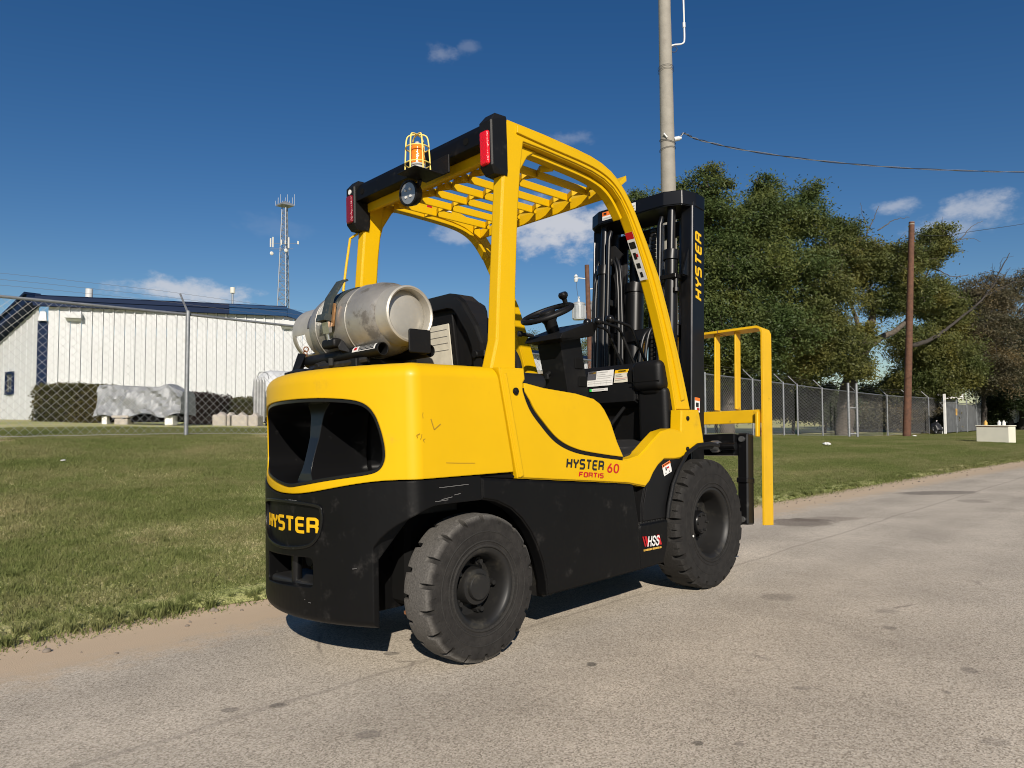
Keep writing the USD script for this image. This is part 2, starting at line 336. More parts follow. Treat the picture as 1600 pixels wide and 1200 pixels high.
def road_material():
    n = {'g': ('geometry', {}), 'xyz': ('separate_xyz', {}),
         'n1': ('noise_texture', {'scale': 165.0, 'detail': 3.0, 'roughness': .7}), 'n2': ('noise_texture', {'scale': 1.3, 'detail': 5.0, 'roughness': .6}),
         'n3': ('noise_texture', {'scale': 9.0, 'detail': 6.0, 'roughness': .7}), 'v': ('voronoi_texture', {'scale': 225.0, 'randomness': 1.0}),
         'agg': ('rgb_ramp', {'ramp': [(.0, (.13, .105, .08)), (.30, (.32, .275, .215)), (.42, (.465, .405, .322)), (.60, (.535, .468, .378)), (.78, (.67, .595, .49)), (1.0, (.82, .74, .63))]}),
         'mx': ('mix_float', {'fac': .55}), 'vs': ('separate_color', {}),
         'sepst': ('map_range', {'from_min': .30, 'from_max': .72, 'to_min': .80, 'to_max': 1.12, 'clamp': True}),
         'mul': ('mix', {'mix_type': 'multiply', 'fac': 1.0}), 'cc': ('combine_xyz', {}),
         'p': ('principled_bsdf', {'roughness': .88, 'specular_ior_level': .25}),
         'bh': ('math', {'math_type': 'multiply_add', 'value2': .6}), 'bmp': ('bump', {'strength': .5, 'distance': .0016})}
    l = [('g.position', 'n1.vector'), ('g.position', 'n2.vector'), ('g.position', 'n3.vector'), ('g.position', 'v.vector'), ('g.position', 'xyz.vector'),
         ('v.color', 'vs.color'), ('n1.fac', 'mx.a'), ('vs.r', 'mx.b'), ('mx.result', 'agg.fac'), ('n2.fac', 'sepst.value'),
         ('sepst.result', 'cc.x'), ('sepst.result', 'cc.y'), ('sepst.result', 'cc.z'), ('agg.color', 'mul.color1'), ('cc.vector', 'mul.color2')]
    cur = 'mul.color'
    # sandy edge beside the grass
    n['ed'] = ('math', {'math_type': 'multiply_add', 'value2': .75}); n['em'] = ('map_range', {'range_type': 'smoothstep', 'from_min': .82, 'from_max': 1.22, 'clamp': True, 'to_max': .95})
    n['ex'] = ('mix', {'color2': (.53, .405, .275)}); n['e2'] = ('math', {'math_type': 'multiply_add', 'value2': .004})
    n['xx'] = ('math', {'math_type': 'multiply'})
    l += [('n3.fac', 'ed.value1'), ('xyz.x', 'xx.value1'), ('xyz.x', 'xx.value2'), ('xx.value', 'e2.value1'), ('xyz.y', 'e2.value3'), ('e2.value', 'ed.value3'), ('ed.value', 'em.value'), ('em.result', 'ex.fac'), (cur, 'ex.color1')]
    cur = 'ex.color'
    # seam, faint wheel lanes and hairline cracks
    n['sm'] = ('mapping', {'scale': (.06, 1.6, 1.0)}); n['sn'] = ('noise_texture', {'scale': 1.0, 'detail': 4.0}); n['sr'] = ('map_range', {'from_min': .35, 'from_max': .68, 'to_min': .88, 'to_max': 1.07, 'clamp': True}); n['sc'] = ('combine_xyz', {}); n['sx'] = ('mix', {'mix_type': 'multiply', 'fac': 1.0})
    l += [('g.position', 'sm.vector'), ('sm.vector', 'sn.vector'), ('sn.fac', 'sr.value'), ('sr.result', 'sc.x'), ('sr.result', 'sc.y'), ('sr.result', 'sc.z'), (cur, 'sx.color1'), ('sc.vector', 'sx.color2')]; cur = 'sx.color'
    n['yn'] = ('math', {'math_type': 'multiply_add', 'value2': .10, 'value3': .29}); n['ya'] = ('math', {'math_type': 'add'}); n['yb'] = ('math', {'math_type': 'absolute'}); n['ym'] = ('map_range', {'range_type': 'smoothstep', 'from_min': .022, 'from_max': .004, 'to_max': .34, 'clamp': True}); n['yx'] = ('mix', {'color2': (.20, .17, .14)})
    l += [('n2.fac', 'yn.value1'), ('xyz.y', 'ya.value1'), ('yn.value', 'ya.value2'), ('ya.value', 'yb.value1'), ('yb.value', 'ym.value'), ('ym.result', 'yx.fac'), (cur, 'yx.color1')]; cur = 'yx.color'
    n['cd'] = ('mix', {'mix_type': 'add', 'fac': .22}); n['cv'] = ('voronoi_texture', {'feature': 'distance_to_edge', 'scale': .55}); n['cm'] = ('map_range', {'range_type': 'smoothstep', 'from_min': .0075, 'from_max': .001, 'to_max': 1.0, 'clamp': True}); n['ck'] = ('map_range', {'range_type': 'smoothstep', 'from_min': .54, 'from_max': .64, 'to_max': .55, 'clamp': True}); n['cq'] = ('math', {'math_type': 'multiply'}); n['cx'] = ('mix', {'color2': (.12, .10, .085)})
    l += [('g.position', 'cd.color1'), ('n2.color', 'cd.color2'), ('cd.color', 'cv.vector'), ('cv.distance', 'cm.value'), ('n2.fac', 'ck.value'), ('cm.result', 'cq.value1'), ('ck.result', 'cq.value2'), ('cq.value', 'cx.fac'), (cur, 'cx.color1')]; cur = 'cx.color'
    spots = [((1250, 816), 62, 9, .62, (.055, .035, .025)), ((1290, 811), 70, 5, .4, (.08, .05, .035)), ((1465, 770), 75, 4, .62, (.06, .05, .042)), ((1520, 783), 26, 4, .4, (.1, .085, .07)), ((1215, 933), 30, 8, .4, (.10, .085, .07)),
             ((924, 1038), 9, 4, .75, (.03, .028, .026)), ((435, 1102), 18, 6, .6, (.06, .055, .05)), ((359, 1109), 17, 5, .55, (.07, .06, .055)), ((575, 1147), 26, 10, .5, (.08, .075, .07)),
             ((1091, 1161), 10, 5, .7, (.05, .045, .04)), ((1155, 1162), 9, 5, .5, (.06, .05, .045)), ((1390, 981), 12, 4, .5, (.07, .06, .05)), ((1255, 1075), 24, 5, .4, (.1, .09, .08)), ((1515, 1047), 16, 7, .45, (.07, .06, .055)),
             ((612, 1021), 18, 4, .6, (.06, .055, .05)), ((1385, 955), 22, 4, .35, (.1, .09, .08)), ((1556, 1160), 26, 10, .35, (.1, .09, .08)), ((1480, 1082), 8, 4, .5, (.05, .045, .04))]
    for i, ((px, py), w, h, a, c) in enumerate(spots):
        d = FWD + RIGHT * (px - 800) / 1110 - UP * (py - 600) / 1110
        t = -(CAM[2] + TAU * CAM[1]) / (d[2] + TAU * d[1]); P = CAM + t * d; dist = t
        a_ = w * dist / 1110; hy = (py - 655) / 1110; b_ = h * dist / 1110 / max(hy, .05)
        n[f's{i}'] = ('vector_math', {'math_type': 'subtract', 'vector2': tuple(P)}); n[f'r{i}'] = ('vector_rotate', {'rotation_type': 'z_axis', 'angle': 0.0, 'axis': (0, 0, 1)})
        # right / forward components of the offset
        n[f'dx{i}'] = ('vector_math', {'math_type': 'dot_product', 'vector2': (.712 / a_, -.702 / a_, 0)}); n[f'dy{i}'] = ('vector_math', {'math_type': 'dot_product', 'vector2': (.702 / b_, .711 / b_, 0)})
        n[f'k{i}'] = ('combine_xyz', {}); n[f'l{i}'] = ('vector_math', {'math_type': 'length'}); n[f'q{i}'] = ('math', {'math_type': 'multiply_add', 'value2': 1.1})
        n[f'm{i}'] = ('map_range', {'range_type': 'smoothstep', 'from_min': 1.50, 'from_max': 1.18, 'to_min': 0, 'to_max': a * .85, 'clamp': True}); n[f'x{i}'] = ('mix', {'color2': c})
        del n[f'r{i}']
        l += [('g.position', f's{i}.vector1'), (f's{i}.vector', f'dx{i}.vector1'), (f's{i}.vector', f'dy{i}.vector1'), (f'dx{i}.value', f'k{i}.x'), (f'dy{i}.value', f'k{i}.y'), (f'k{i}.vector', f'l{i}.vector1'),
              ('n3.fac', f'q{i}.value1'), (f'l{i}.value', f'q{i}.value3'), (f'q{i}.value', f'm{i}.value'), (f'm{i}.result', f'x{i}.fac'), (cur, f'x{i}.color1')]
        cur = f'x{i}.color'
    l += [(cur, 'p.base_color'), ('n1.fac', 'bh.value1'), ('v.distance', 'bh.value3'), ('bh.value', 'bmp.height'), ('bmp.normal', 'p.normal')]
    return usdkit.material(stage, '/World/Looks/asphalt', n, l, surface='p.BSDF')
M['asphalt'] = road_material()

def ground_material(name, blades=False):
    n = {'g': ('geometry', {}), 'xyz': ('separate_xyz', {}), 'n1': ('noise_texture', {'scale': .55, 'detail': 4.0, 'roughness': .65, 'distortion': .6}), 'mp': ('mapping', {'scale': (.55, 1.3, 1.0)}),
         'n2': ('noise_texture', {'scale': 7.0, 'detail': 5.0, 'roughness': .7}), 'n3': ('noise_texture', {'scale': 45.0, 'detail': 3.0}),
         'a': ('math', {'math_type': 'multiply_add', 'value2': .62}), 'a2': ('math', {'math_type': 'multiply_add', 'value2': .38, 'value3': 0.0}),
         'ramp': ('rgb_ramp', {'ramp': [(.30, (.27, .305, .10)), (.46, (.36, .37, .145)), (.56, (.48, .43, .215)), (.66, (.62, .51, .29)), (.8, (.66, .53, .33))]}),
         'p': ('principled_bsdf', {'roughness': .85, 'specular_ior_level': .15})}
    l = [('g.position', 'mp.vector'), ('mp.vector', 'n1.vector'), ('g.position', 'n2.vector'), ('g.position', 'n3.vector'), ('g.position', 'xyz.vector'), ('n2.fac', 'a2.value1'), ('n1.fac', 'a.value1'), ('a2.value', 'a.value3'), ('a.value', 'ramp.fac')]
    cur = 'ramp.color'
    if blades:
        n['ri'] = ('rgb_ramp', {'ramp': [(0, (.45, .5, .42)), (.35, (.85, .9, .85)), (.62, (1.0, 1.0, 1.05)), (.84, (1.35, 1.2, 1.25)), (1, (2.0, 1.65, 1.75))]}); n['mm'] = ('mix', {'mix_type': 'multiply', 'fac': 1.0})
        n['tl'] = ('translucent_bsdf', {}); n['mc'] = ('mix_closure', {'fac': .3})
        l += [('g.random_per_island', 'ri.fac'), (cur, 'mm.color1'), ('ri.color', 'mm.color2'), ('mm.color', 'p.base_color'), ('mm.color', 'tl.color'), ('p.BSDF', 'mc.closure1'), ('tl.BSDF', 'mc.closure2')]
        return usdkit.material(stage, '/World/Looks/' + name, n, l, surface='mc.closure')
    # bare reddish soil along the fence line
    n['fd'] = ('math', {'math_type': 'subtract', 'value2': 8.95}); n['fa'] = ('math', {'math_type': 'absolute'}); n['fn'] = ('math', {'math_type': 'multiply_add', 'value2': 1.5})
    n['fm'] = ('map_range', {'range_type': 'smoothstep', 'from_min': 1.55, 'from_max': .75, 'to_max': .85, 'clamp': True}); n['fx'] = ('mix', {'color2': (.22, .135, .085)})
    n['b'] = ('bump', {'strength': .8, 'distance': .02})
    l += [('xyz.y', 'fd.value1'), ('fd.value', 'fa.value1'), ('n2.fac', 'fn.value1'), ('fa.value', 'fn.value3'), ('fn.value', 'fm.value'), ('fm.result', 'fx.fac'), (cur, 'fx.color1'), ('fx.color', 'p.base_color'), ('n3.fac', 'b.height'), ('b.normal', 'p.normal')]
    return usdkit.material(stage, '/World/Looks/' + name, n, l, surface='p.BSDF')
M['turf'] = ground_material('turf'); M['grass_blade'] = ground_material('grass_blade', True)

# road: one sheet with the cross fall of the road
xs = np.concatenate([[-60, -30], np.arange(-14, 40, 1.0), [40, 60, 100, 300]]); ys = np.array([-60, -30, -12, -8, -5, -3, -1, 0, 1, 1.8])
X, Y = np.meshgrid(xs, ys, indexing='ij'); Z = -TAU * np.maximum(Y, -9) * 1.0
F = [(i * len(ys) + j, (i + 1) * len(ys) + j, (i + 1) * len(ys) + j + 1, i * len(ys) + j + 1) for i in range(len(xs) - 1) for j in range(len(ys) - 1)]
top('road', (np.stack([X, Y, Z], -1).reshape(-1, 3), np.array(F)), 'asphalt', 'pale worn asphalt road with oil spots under the forklift', 'road', smooth=True, kind='structure')
# ground: from the road's edge to the horizon
xs = np.concatenate([[-400, -150, -60, -30], np.arange(-16, 44, .4), np.arange(44, 90, 3.0), [110, 150, 250, 500, 2500]])
tt = np.concatenate([[0, .04, .1, .2], np.arange(.35, 12, .4), np.arange(12, 40, 2.0), [50, 80, 150, 400, 2500]])
X = np.repeat(xs[:, None], len(tt), 1); E = edge_y(xs)[:, None]
jit = (meshkit.fbm(np.stack([X * 2.2, 0 * X, 0 * X], -1), 4, 5) - .5) * .38
Y = E + tt[None] + jit * np.exp(-tt[None] / .5); Z = gh(X, Y)
Z[:, 0] = -TAU * Y[:, 0] + .004; Z[:, 1] = -TAU * Y[:, 1] + .018; Z[:, 2] = np.maximum(Z[:, 2], -TAU * Y[:, 2] + .03); Z[:, 3] = np.maximum(Z[:, 3], -TAU * Y[:, 3] + .04)
m = len(tt)
F = [(i * m + j, (i + 1) * m + j, (i + 1) * m + j + 1, i * m + j + 1) for i in range(len(xs) - 1) for j in range(m - 1)]
top('ground', (np.stack([X, Y, Z], -1).reshape(-1, 3), np.array(F)), 'turf', 'grass bank rising gently from the road to the fence', 'ground', smooth=True, kind='structure')

# grass blades: a few one-metre patches, scattered over the bank
def patch(n, seed, h=.026):
    r = np.random.RandomState(seed); P = r.uniform(-.5, .5, (n, 2)) + r.normal(0, .13, (n, 2)); a = r.uniform(0, 2 * np.pi, n); hh = h * r.uniform(.45, 1.35, n) * (.75 + .5 * meshkit.noise(np.stack([P[:, 0] * 6, P[:, 1] * 6, 0 * a], -1), seed)); w = r.uniform(.0018, .0036, n)
    lean = r.uniform(.3, 1.6, n) * hh; la = r.uniform(0, 2 * np.pi, n)
    dx, dy = np.cos(a) * w, np.sin(a) * w; lx, ly = np.cos(la) * lean, np.sin(la) * lean
    z = np.zeros(n)
    V = np.stack([np.stack([P[:, 0] - dx, P[:, 1] - dy, z - .01], 1), np.stack([P[:, 0] + dx, P[:, 1] + dy, z - .01], 1),
                  np.stack([P[:, 0] + lx * .35 + dx * .7, P[:, 1] + ly * .35 + dy * .7, hh * .6], 1), np.stack([P[:, 0] + lx * .35 - dx * .7, P[:, 1] + ly * .35 - dy * .7, hh * .6], 1), np.stack([P[:, 0] + lx, P[:, 1] + ly, hh], 1)], 1).reshape(-1, 3)
    k = np.arange(n)[:, None] * 5
    return V, np.concatenate([k + [0, 1, 2], k + [0, 2, 3], k + [3, 2, 4]])
pi = UsdGeom.PointInstancer.Define(stage, '/World/grass'); _used.add('/World/grass')
tag(pi.GetPrim(), 'short mown green and straw coloured grass covering the bank', 'grass', kind='stuff')
for k in range(4): usdkit.mesh(stage, f'/World/grass/blades_{k:03d}', patch(10500, 40 + k), M['grass_blade'], smooth=False)
pi.CreatePrototypesRel().SetTargets([Sdf.Path(f'/World/grass/blades_{k:03d}') for k in range(4)])
pos, ori, idx, scl = [], [], [], []
r = np.random.RandomState(5)
for gx in np.arange(-7, 58, 1.0):
    for gy in np.arange(.52, 13.5, 1.0):
        y = float(edge_y(gx)) + gy; x = gx
        d = np.array([x, y, 0]) - CAM; dep = d @ FWD; lat = d @ RIGHT
        if dep < .5 or abs(lat) > dep * .80 + 3.0 or (8.5 < y < 9.9 and r.rand() < .75): continue
        e = .3; gx_ = float(gh(x + e, y) - gh(x - e, y)) / (2 * e); gy_ = float(gh(x, y + e) - gh(x, y - e)) / (2 * e)
        q = Gf.Rotation(Gf.Vec3d(0, 0, 1), Gf.Vec3d(-gx_, -gy_, 1).GetNormalized()); q = Gf.Rotation(Gf.Vec3d(0, 0, 1), 90.0 * r.randint(4)) * q
        qq = q.GetQuat(); pos.append((x, y, float(gh(x, y)))); ori.append(Gf.Quath(float(qq.GetReal()), *[float(v) for v in qq.GetImaginary()])); idx.append(r.randint(4)); s = r.uniform(.96, 1.06); scl.append((1, 1, s ))
pi.CreatePositionsAttr(Vt.Vec3fArray([Gf.Vec3f(*p) for p in pos])); pi.CreateOrientationsAttr(Vt.QuathArray(ori)); pi.CreateProtoIndicesAttr(Vt.IntArray(idx)); pi.CreateScalesAttr(Vt.Vec3fArray([Gf.Vec3f(*s) for s in scl]))

# longer fringe of grass along the road's edge
def tuft(seed):
    r = np.random.RandomState(seed); n = 46; a = r.uniform(0, 2 * np.pi, n); hh = r.uniform(.03, .085, n); R = r.uniform(.01, .05, n); w = r.uniform(.0018, .0034, n); z = 0 * a
    bx, by = np.cos(a) * R * .5, np.sin(a) * R * .5; tx, ty = np.cos(a) * (R * .5 + hh * r.uniform(.3, 1.2, n)), np.sin(a) * (R * .5 + hh * r.uniform(.3, 1.2, n)); dx, dy = -np.sin(a) * w, np.cos(a) * w
    V = np.stack([np.stack([bx - dx, by - dy, z - .01], 1), np.stack([bx + dx, by + dy, z - .01], 1), np.stack([(bx + tx) * .5 + dx * .8, (by + ty) * .5 + dy * .8, hh * .75], 1), np.stack([(bx + tx) * .5 - dx * .8, (by + ty) * .5 - dy * .8, hh * .75], 1), np.stack([tx, ty, hh * .8], 1)], 1).reshape(-1, 3); k = np.arange(n)[:, None] * 5
    return V, np.concatenate([k + [0, 1, 2], k + [0, 2, 3], k + [3, 2, 4]])
wi = UsdGeom.PointInstancer.Define(stage, '/World/weeds'); _used.add('/World/weeds'); tag(wi.GetPrim(), 'ragged longer grass tufts fringing the edge of the road', 'weeds', kind='stuff')
for k in range(5): usdkit.mesh(stage, f'/World/weeds/tuft_{k:03d}', tuft(60 + k), M['grass_blade'], smooth=False)
wi.CreatePrototypesRel().SetTargets([Sdf.Path(f'/World/weeds/tuft_{k:03d}') for k in range(5)])
wp = []
for k in range(1100):
    x = r.uniform(-6, 16); y = float(edge_y(x)) + abs(r.normal(.06, .17)) - .04 + (r.rand() < .35) * r.uniform(0, 7); wp.append((x, y, max(float(gh(x, y)), -TAU * y + .004)))
wi.CreatePositionsAttr(Vt.Vec3fArray([Gf.Vec3f(*p) for p in wp])); wi.CreateProtoIndicesAttr(Vt.IntArray([int(v) for v in r.randint(0, 5, len(wp))])); wi.CreateScalesAttr(Vt.Vec3fArray([Gf.Vec3f(float(v), float(v), float(v)) for v in r.uniform(.35, .8, len(wp))]))
# loose stones along the sandy edge of the road
V, Fs, o = [], [], 0
ico = trimesh.creation.icosphere(1, 1.0)
for k in range(420):
    x = r.uniform(-5, 14); y = float(edge_y(x)) + r.normal(-.12, .16); s = r.uniform(.003, .011) * (1.8 if r.rand() < .08 else 1)
    v = ico.vertices * s * r.uniform(.6, 1.2, 3) + [x, y, -TAU * y + .3 * s]; V.append(v); Fs.append(ico.faces + o); o += len(v)
mat('pebble', (.4, .33, .25), .85, island=[(0, (.18, .15, .12)), (.5, (.36, .29, .22)), (1, (.55, .48, .4))])
top('gravel', (np.vstack(V), np.vstack(Fs)), 'pebble', 'loose pebbles along the sandy edge of the road', 'gravel', kind='stuff')
mat('litter_white', (.75, .74, .7), .7, vary=.1)
for (px, py, dep, w, lb) in ((1293, 727, 17.5, .26, 'crumpled white paper lying on the grass right of the forklift'), (1429, 682, 30.0, .22, 'small white scrap on the grass beside the brown wooden pole'),
                             (98, 730, 7.6, .05, 'tiny white scrap on the grass at the left of the photo')):
    p = pix(px, py, dep); t = trimesh.creation.icosphere(2, .5 * w); t.vertices *= [1, .6, .22]; t.vertices += (meshkit.noise(t.vertices * 30 / w * .3, 3)[:, None] - .5) * w * .4 * [1, 1, .35]
    t.vertices += [p[0], p[1], float(gh(p[0], p[1])) + .1 * w + .03]
    top('litter', t, 'litter_white', lb, 'litter', smooth=False)
# ------------------------------------------------------------------ setting: fences
mat('galvanised', (.30, .31, .32), .45, metal=.55, vary=.3, vscale=14)
mat('wire', (.42, .42, .42), .5, metal=.4)
mat('barb', (.18, .17, .16), .6, metal=.3)
def chain_link(A, B, zf, H, pitch, rw):
    """Diagonal wires of a woven wire fabric from A to B (plan), bottom at zf(s)."""
    A, B = np.array(A, float), np.array(B, float); L = np.linalg.norm(B - A); d = (B - A) / L; V, F = [], []; o = 0
    nrm = np.array([-d[1], d[0]])
    for sgn in (1, -1):
        s = -H
        while s < L + H:
            a, b = (s, 0.0), (s + sgn * H, H)
            t0, t1 = 0.0, 1.0
            dx = b[0] - a[0]
            ts = sorted([(0 - a[0]) / dx, (L - a[0]) / dx]); t0, t1 = max(t0, ts[0]), min(t1, ts[1])
            if t1 - t0 > .02:
                k = 4; tt_ = np.linspace(t0, t1, k); ss = a[0] + dx * tt_; zz_ = H * tt_
                P = np.stack([A[0] + d[0] * ss + nrm[0] * sgn * .0015, A[1] + d[1] * ss + nrm[1] * sgn * .0015, zf(ss) + zz_ + .04], 1)
                u = np.array([d[0] * .707, d[1] * .707, -sgn * .707]) * rw; w = np.array([nrm[0], nrm[1], 0]) * rw
                for p in P: V += [p + u, p - .5 * u + .87 * w, p - .5 * u - .87 * w]
                for i in range(k - 1):
                    for j in range(3):
                        a_, b_ = o + i * 3 + j, o + i * 3 + (j + 1) % 3; F += [(a_, b_, b_ + 3), (a_, b_ + 3, a_ + 3)]
                o += 3 * k
            s += pitch
    return np.array(V), np.array(F)
FY = 8.72
def run(x0, x1, posts, label, H=1.83):
    f = thing('chain_link_fence', label, 'fence')
    zf = lambda s: fence_h(x0 + s)
    part(f, 'wire_mesh', chain_link((x0, FY), (x1, FY), zf, H, .118, .0026), 'wire', smooth=True, kind='stuff')
    xs_ = np.linspace(x0, x1, 12)
    part(f, 'top_rail', tube([(x, FY, fence_h(x) + H + .05) for x in xs_], .021, 8), 'galvanised')
    part(f, 'bottom_wire', tube([(x, FY, fence_h(x) + .05) for x in xs_], .003, 5), 'wire')
    for x in posts:
        z = float(fence_h(x)); p = part(f, 'post', tube([(x, FY - .035, z - .2), (x, FY - .035, z + H + .10)], .032, 12), 'galvanised')
        part(p, 'barb_arm', tube([(x, FY - .035, z + H + .07), (x, FY + .06, z + H + .16), (x, FY + .30, z + H + .40)], .017, 6), 'galvanised')
    for k, (oy, oz) in enumerate(((.10, .20), (.19, .29), (.29, .39))):
        part(f, 'barbed_wire', tube([(x, FY + oy, fence_h(x) + H + oz - .03 * math.sin(i)) for i, x in enumerate(np.linspace(x0, x1, 20))], .0019, 4), 'barb')
    return f
run(-7.5, 22.2, [-5.4, -2.38, .635, 3.66, 6.7, 9.75, 12.8, 15.85, 18.9, 21.2], 'long galvanised chain link fence behind the forklift, in front of the white building')
run(22.35, 44.0, [22.35, 24.6, 28.2, 32.0, 35.2, 38.4, 41.6, 44.0], 'far chain link fence in front of the trees, right of the yellow backrest')
g = thing('field_gate', 'narrow galvanised gate of two tall posts in the far fence before the leaning tree trunk', 'gate')
for px, ytop in ((1327, 600), (1340, 601)):
    p = pix(px, 684, 27.0); part(g, 'gate_post', tube([(p[0], p[1], float(gh(p[0], p[1])) - .1), (p[0], p[1], .939 + (650 - ytop) / 1110 * 27.0)], .05, 10), 'galvanised')
pa, pb = pix(1327, 684, 27.0), pix(1340, 684, 27.0)
for z in (.14, 1.12): part(g, 'gate_rail', tube([(pa[0], pa[1], float(gh(*pa[:2])) + z), (pb[0], pb[1], float(gh(*pb[:2])) + z)], .022, 8), 'galvanised')

# the slatted grey gate panel near the white block at the right
mat('grey_screen', (.13, .135, .14), .7, vary=.4, vscale=3)
mat('white_paint', (.72, .71, .68), .5, vary=.12, vscale=5)
f = thing('screened_fence', 'dark grey screened fence panel with pale posts beside the white gate post', 'fence')
A_, B_ = pix(1478, 683, 36.0), pix(1541, 680, 43.0)
for k in range(4):
    t0, t1 = k / 4 + .006, (k + 1) / 4 - .006; P0, P1 = A_ + (B_ - A_) * t0, A_ + (B_ - A_) * t1; z0, z1 = float(gh(*P0[:2])), float(gh(*P1[:2]))
    hh = 1.55
    nn = np.cross((P1 - P0) / np.linalg.norm(P1 - P0), [0, 0, 1]) * .012
    part(f, 'screen', hull([q + s * nn for q in ((P0[0], P0[1], z0 + .08), (P1[0], P1[1], z1 + .08), (P0[0], P0[1], z0 + hh), (P1[0], P1[1], z1 + hh)) for s in (1, -1)]), 'grey_screen')
    part(f, 'post', tube([(P1[0], P1[1], z1 - .1), (P1[0], P1[1], z1 + hh + .28)], .035, 8), 'galvanised')
part(f, 'top_rail', tube([(A_[0], A_[1], float(gh(*A_[:2])) + 1.6), (B_[0], B_[1], float(gh(*B_[:2])) + 1.6)], .024, 6), 'galvanised')
C_ = A_ + (B_ - A_) * .22; nn = np.cross((B_ - A_) / np.linalg.norm(B_ - A_), [0, 0, 1]) * .03
if nn @ FWD > 0: nn = -nn
mat('sign_amber', (.62, .36, .09), .5)
dd = (B_ - A_) / np.linalg.norm(B_ - A_)
part(f, 'notice_plate', hull([C_ * [1, 1, 0] + np.array([0, 0, float(gh(*C_[:2])) + z]) + nn * s + dd * u for z in (.95, 1.30) for s in (1, .7) for u in (0, .32)]), 'sign_amber', label='small amber and white notice plate')
p = pix(1477.5, 684, 35.5)
top('gate_post', cbox(p[0] - .055, p[0] + .055, p[1] - .055, p[1] + .055, float(gh(*p[:2])) - .1, .939 + (650 - 618) / 1110 * 35.5, .01), 'white_paint', 'white painted square post at the open end of the grey screened fence', 'post')
# dark rubbish bag at the gate
mat('bag_black', (.012, .012, .013), .35, bumps=((9, .02, 3),))
p = pix(1463, 684, 35.6); f = thing('rubbish_bag', 'slumped black rubbish bag with white paper at the foot of the white gate post', 'bag', (p[0], p[1], float(gh(*p[:2]))))
t = trimesh.creation.icosphere(3, 1.0); t.vertices *= [.30, .26, .34]; t.vertices += (meshkit.fbm(t.vertices * 5, 3, 2)[:, None] - .5) * .22; t.vertices[:, 2] = np.maximum(t.vertices[:, 2] + .27, 0)
part(f, 'sack', t, 'bag_black', smooth=25); part(f, 'tied_neck', tube([(0, 0, .52), (.03, -.02, .62), (.07, -.01, .68)], [.08, .035, .07], 8), 'bag_black')
part(f, 'paper_scrap', rbox(.08, .30, -.24, -.15, .02, .36, .03), 'litter_white', smooth=30)

# white utility box with rust marks
mat('box_white', (.70, .67, .55), .5, vary=.1, vscale=2, dirt=((.42, .30, .12), 2.6, .62, .76))
mat('rust', (.22, .09, .035), .8, vary=.4, vscale=12)
p = pix(1526, 694, 22.5); q = pix(1577, 694, 21.7)
f = thing('steel_box', 'low cream white steel box with rusty top edge on the grass by the road', 'box')
d = (q - p) * [1, 1, 0]; L = np.linalg.norm(d); d /= L; b = np.array([-d[1], d[0], 0]); zb = float(gh(*p[:2])) - .03
if b @ FWD < 0: b = -b
def obox(o, u0, u1, v0, v1, z0, z1, c=.01):
    return place(cbox(u0, u1, v0, v1, z0, z1, c), o, d, b, [0, 0, 1]) if np.cross(d, b)[2] > 0 else trimesh.Trimesh(*(lambda t: (t.vertices, t.faces[:, ::-1]))(place(cbox(u0, u1, v0, v1, z0, z1, c), o, d, b, [0, 0, 1])), process=False)
o = np.array([p[0], p[1], zb])
part(f, 'body', obox(o, 0, L, 0, .42, 0, .52), 'box_white'); part(f, 'lid', obox(o, -.02, L + .02, -.02, .44, .535, .57), 'box_white'); part(f, 'rusty_seam', obox(o, .01, L - .01, -.012, .42, .521, .534, .003), 'rust')
for k, (u, c_) in enumerate(((.20, 'sign_amber'), (.62, 'litter_white'), (.76, 'litter_white'))):
    t = lathe([(0, 0), (.045, 0), (.05, .01), (.05, .09), (.035, .11), (.02, .12), (.02, .15), (0, .15)], (0, 0, 0), 'z', 14); t.vertices += o + d * L * u + b * .2 + [0, 0, .57]
    top('jar', t, c_, ['small amber jar standing on the cream steel box', 'left of two small white jars on the cream steel box', 'right of two small white jars on the cream steel box'][k], 'jar')
# white truck far right under the trees
f = thing('box_truck', 'white box truck parked under the trees at the right edge of the photo', 'truck')
p = pix(1586, 684, 44.0); q = pix(1650, 684, 47.0); d = (q - p) * [1, 1, 0]; L = np.linalg.norm(d); d /= L; b = np.array([-d[1], d[0], 0]); 
if b @ FWD < 0: b = -b
o = np.array([p[0], p[1], float(gh(*p[:2]))])
part(f, 'cargo_body', obox(o, .6, L, 0, 2.2, .5, 2.15, .04), 'white_paint'); part(f, 'cab', place(tm(mani(prism([(-.9, .45), (.55, .45), (.55, 1.75), (-.1, 1.7), (-.6, 1.05), (-.9, .95)], .1, 2.0, 'xz'))), o, d, b, [0, 0, 1]) if True else None, 'white_paint')
part(f, 'chassis', obox(o, -.8, L, .2, 2.0, .32, .46, .02), 'dark_inside')
for u in (-.3, L - 1.0):
    for v in (.14, 1.9):
        t = lathe([(0, -.1), (.2, -.1), (.38, -.09), (.40, -.05), (.40, .05), (.38, .09), (.2, .1), (0, .1)], (0, 0, 0), 'y', 20)
        part(f, 'wheel', place(t, o + d * u + b * v + [0, 0, .40], d, b, [0, 0, 1]), 'rubber')
part(f, 'mirror', obox(o, -.42, -.38, -.12, .06, 1.2, 1.5, .01), 'black_plastic')

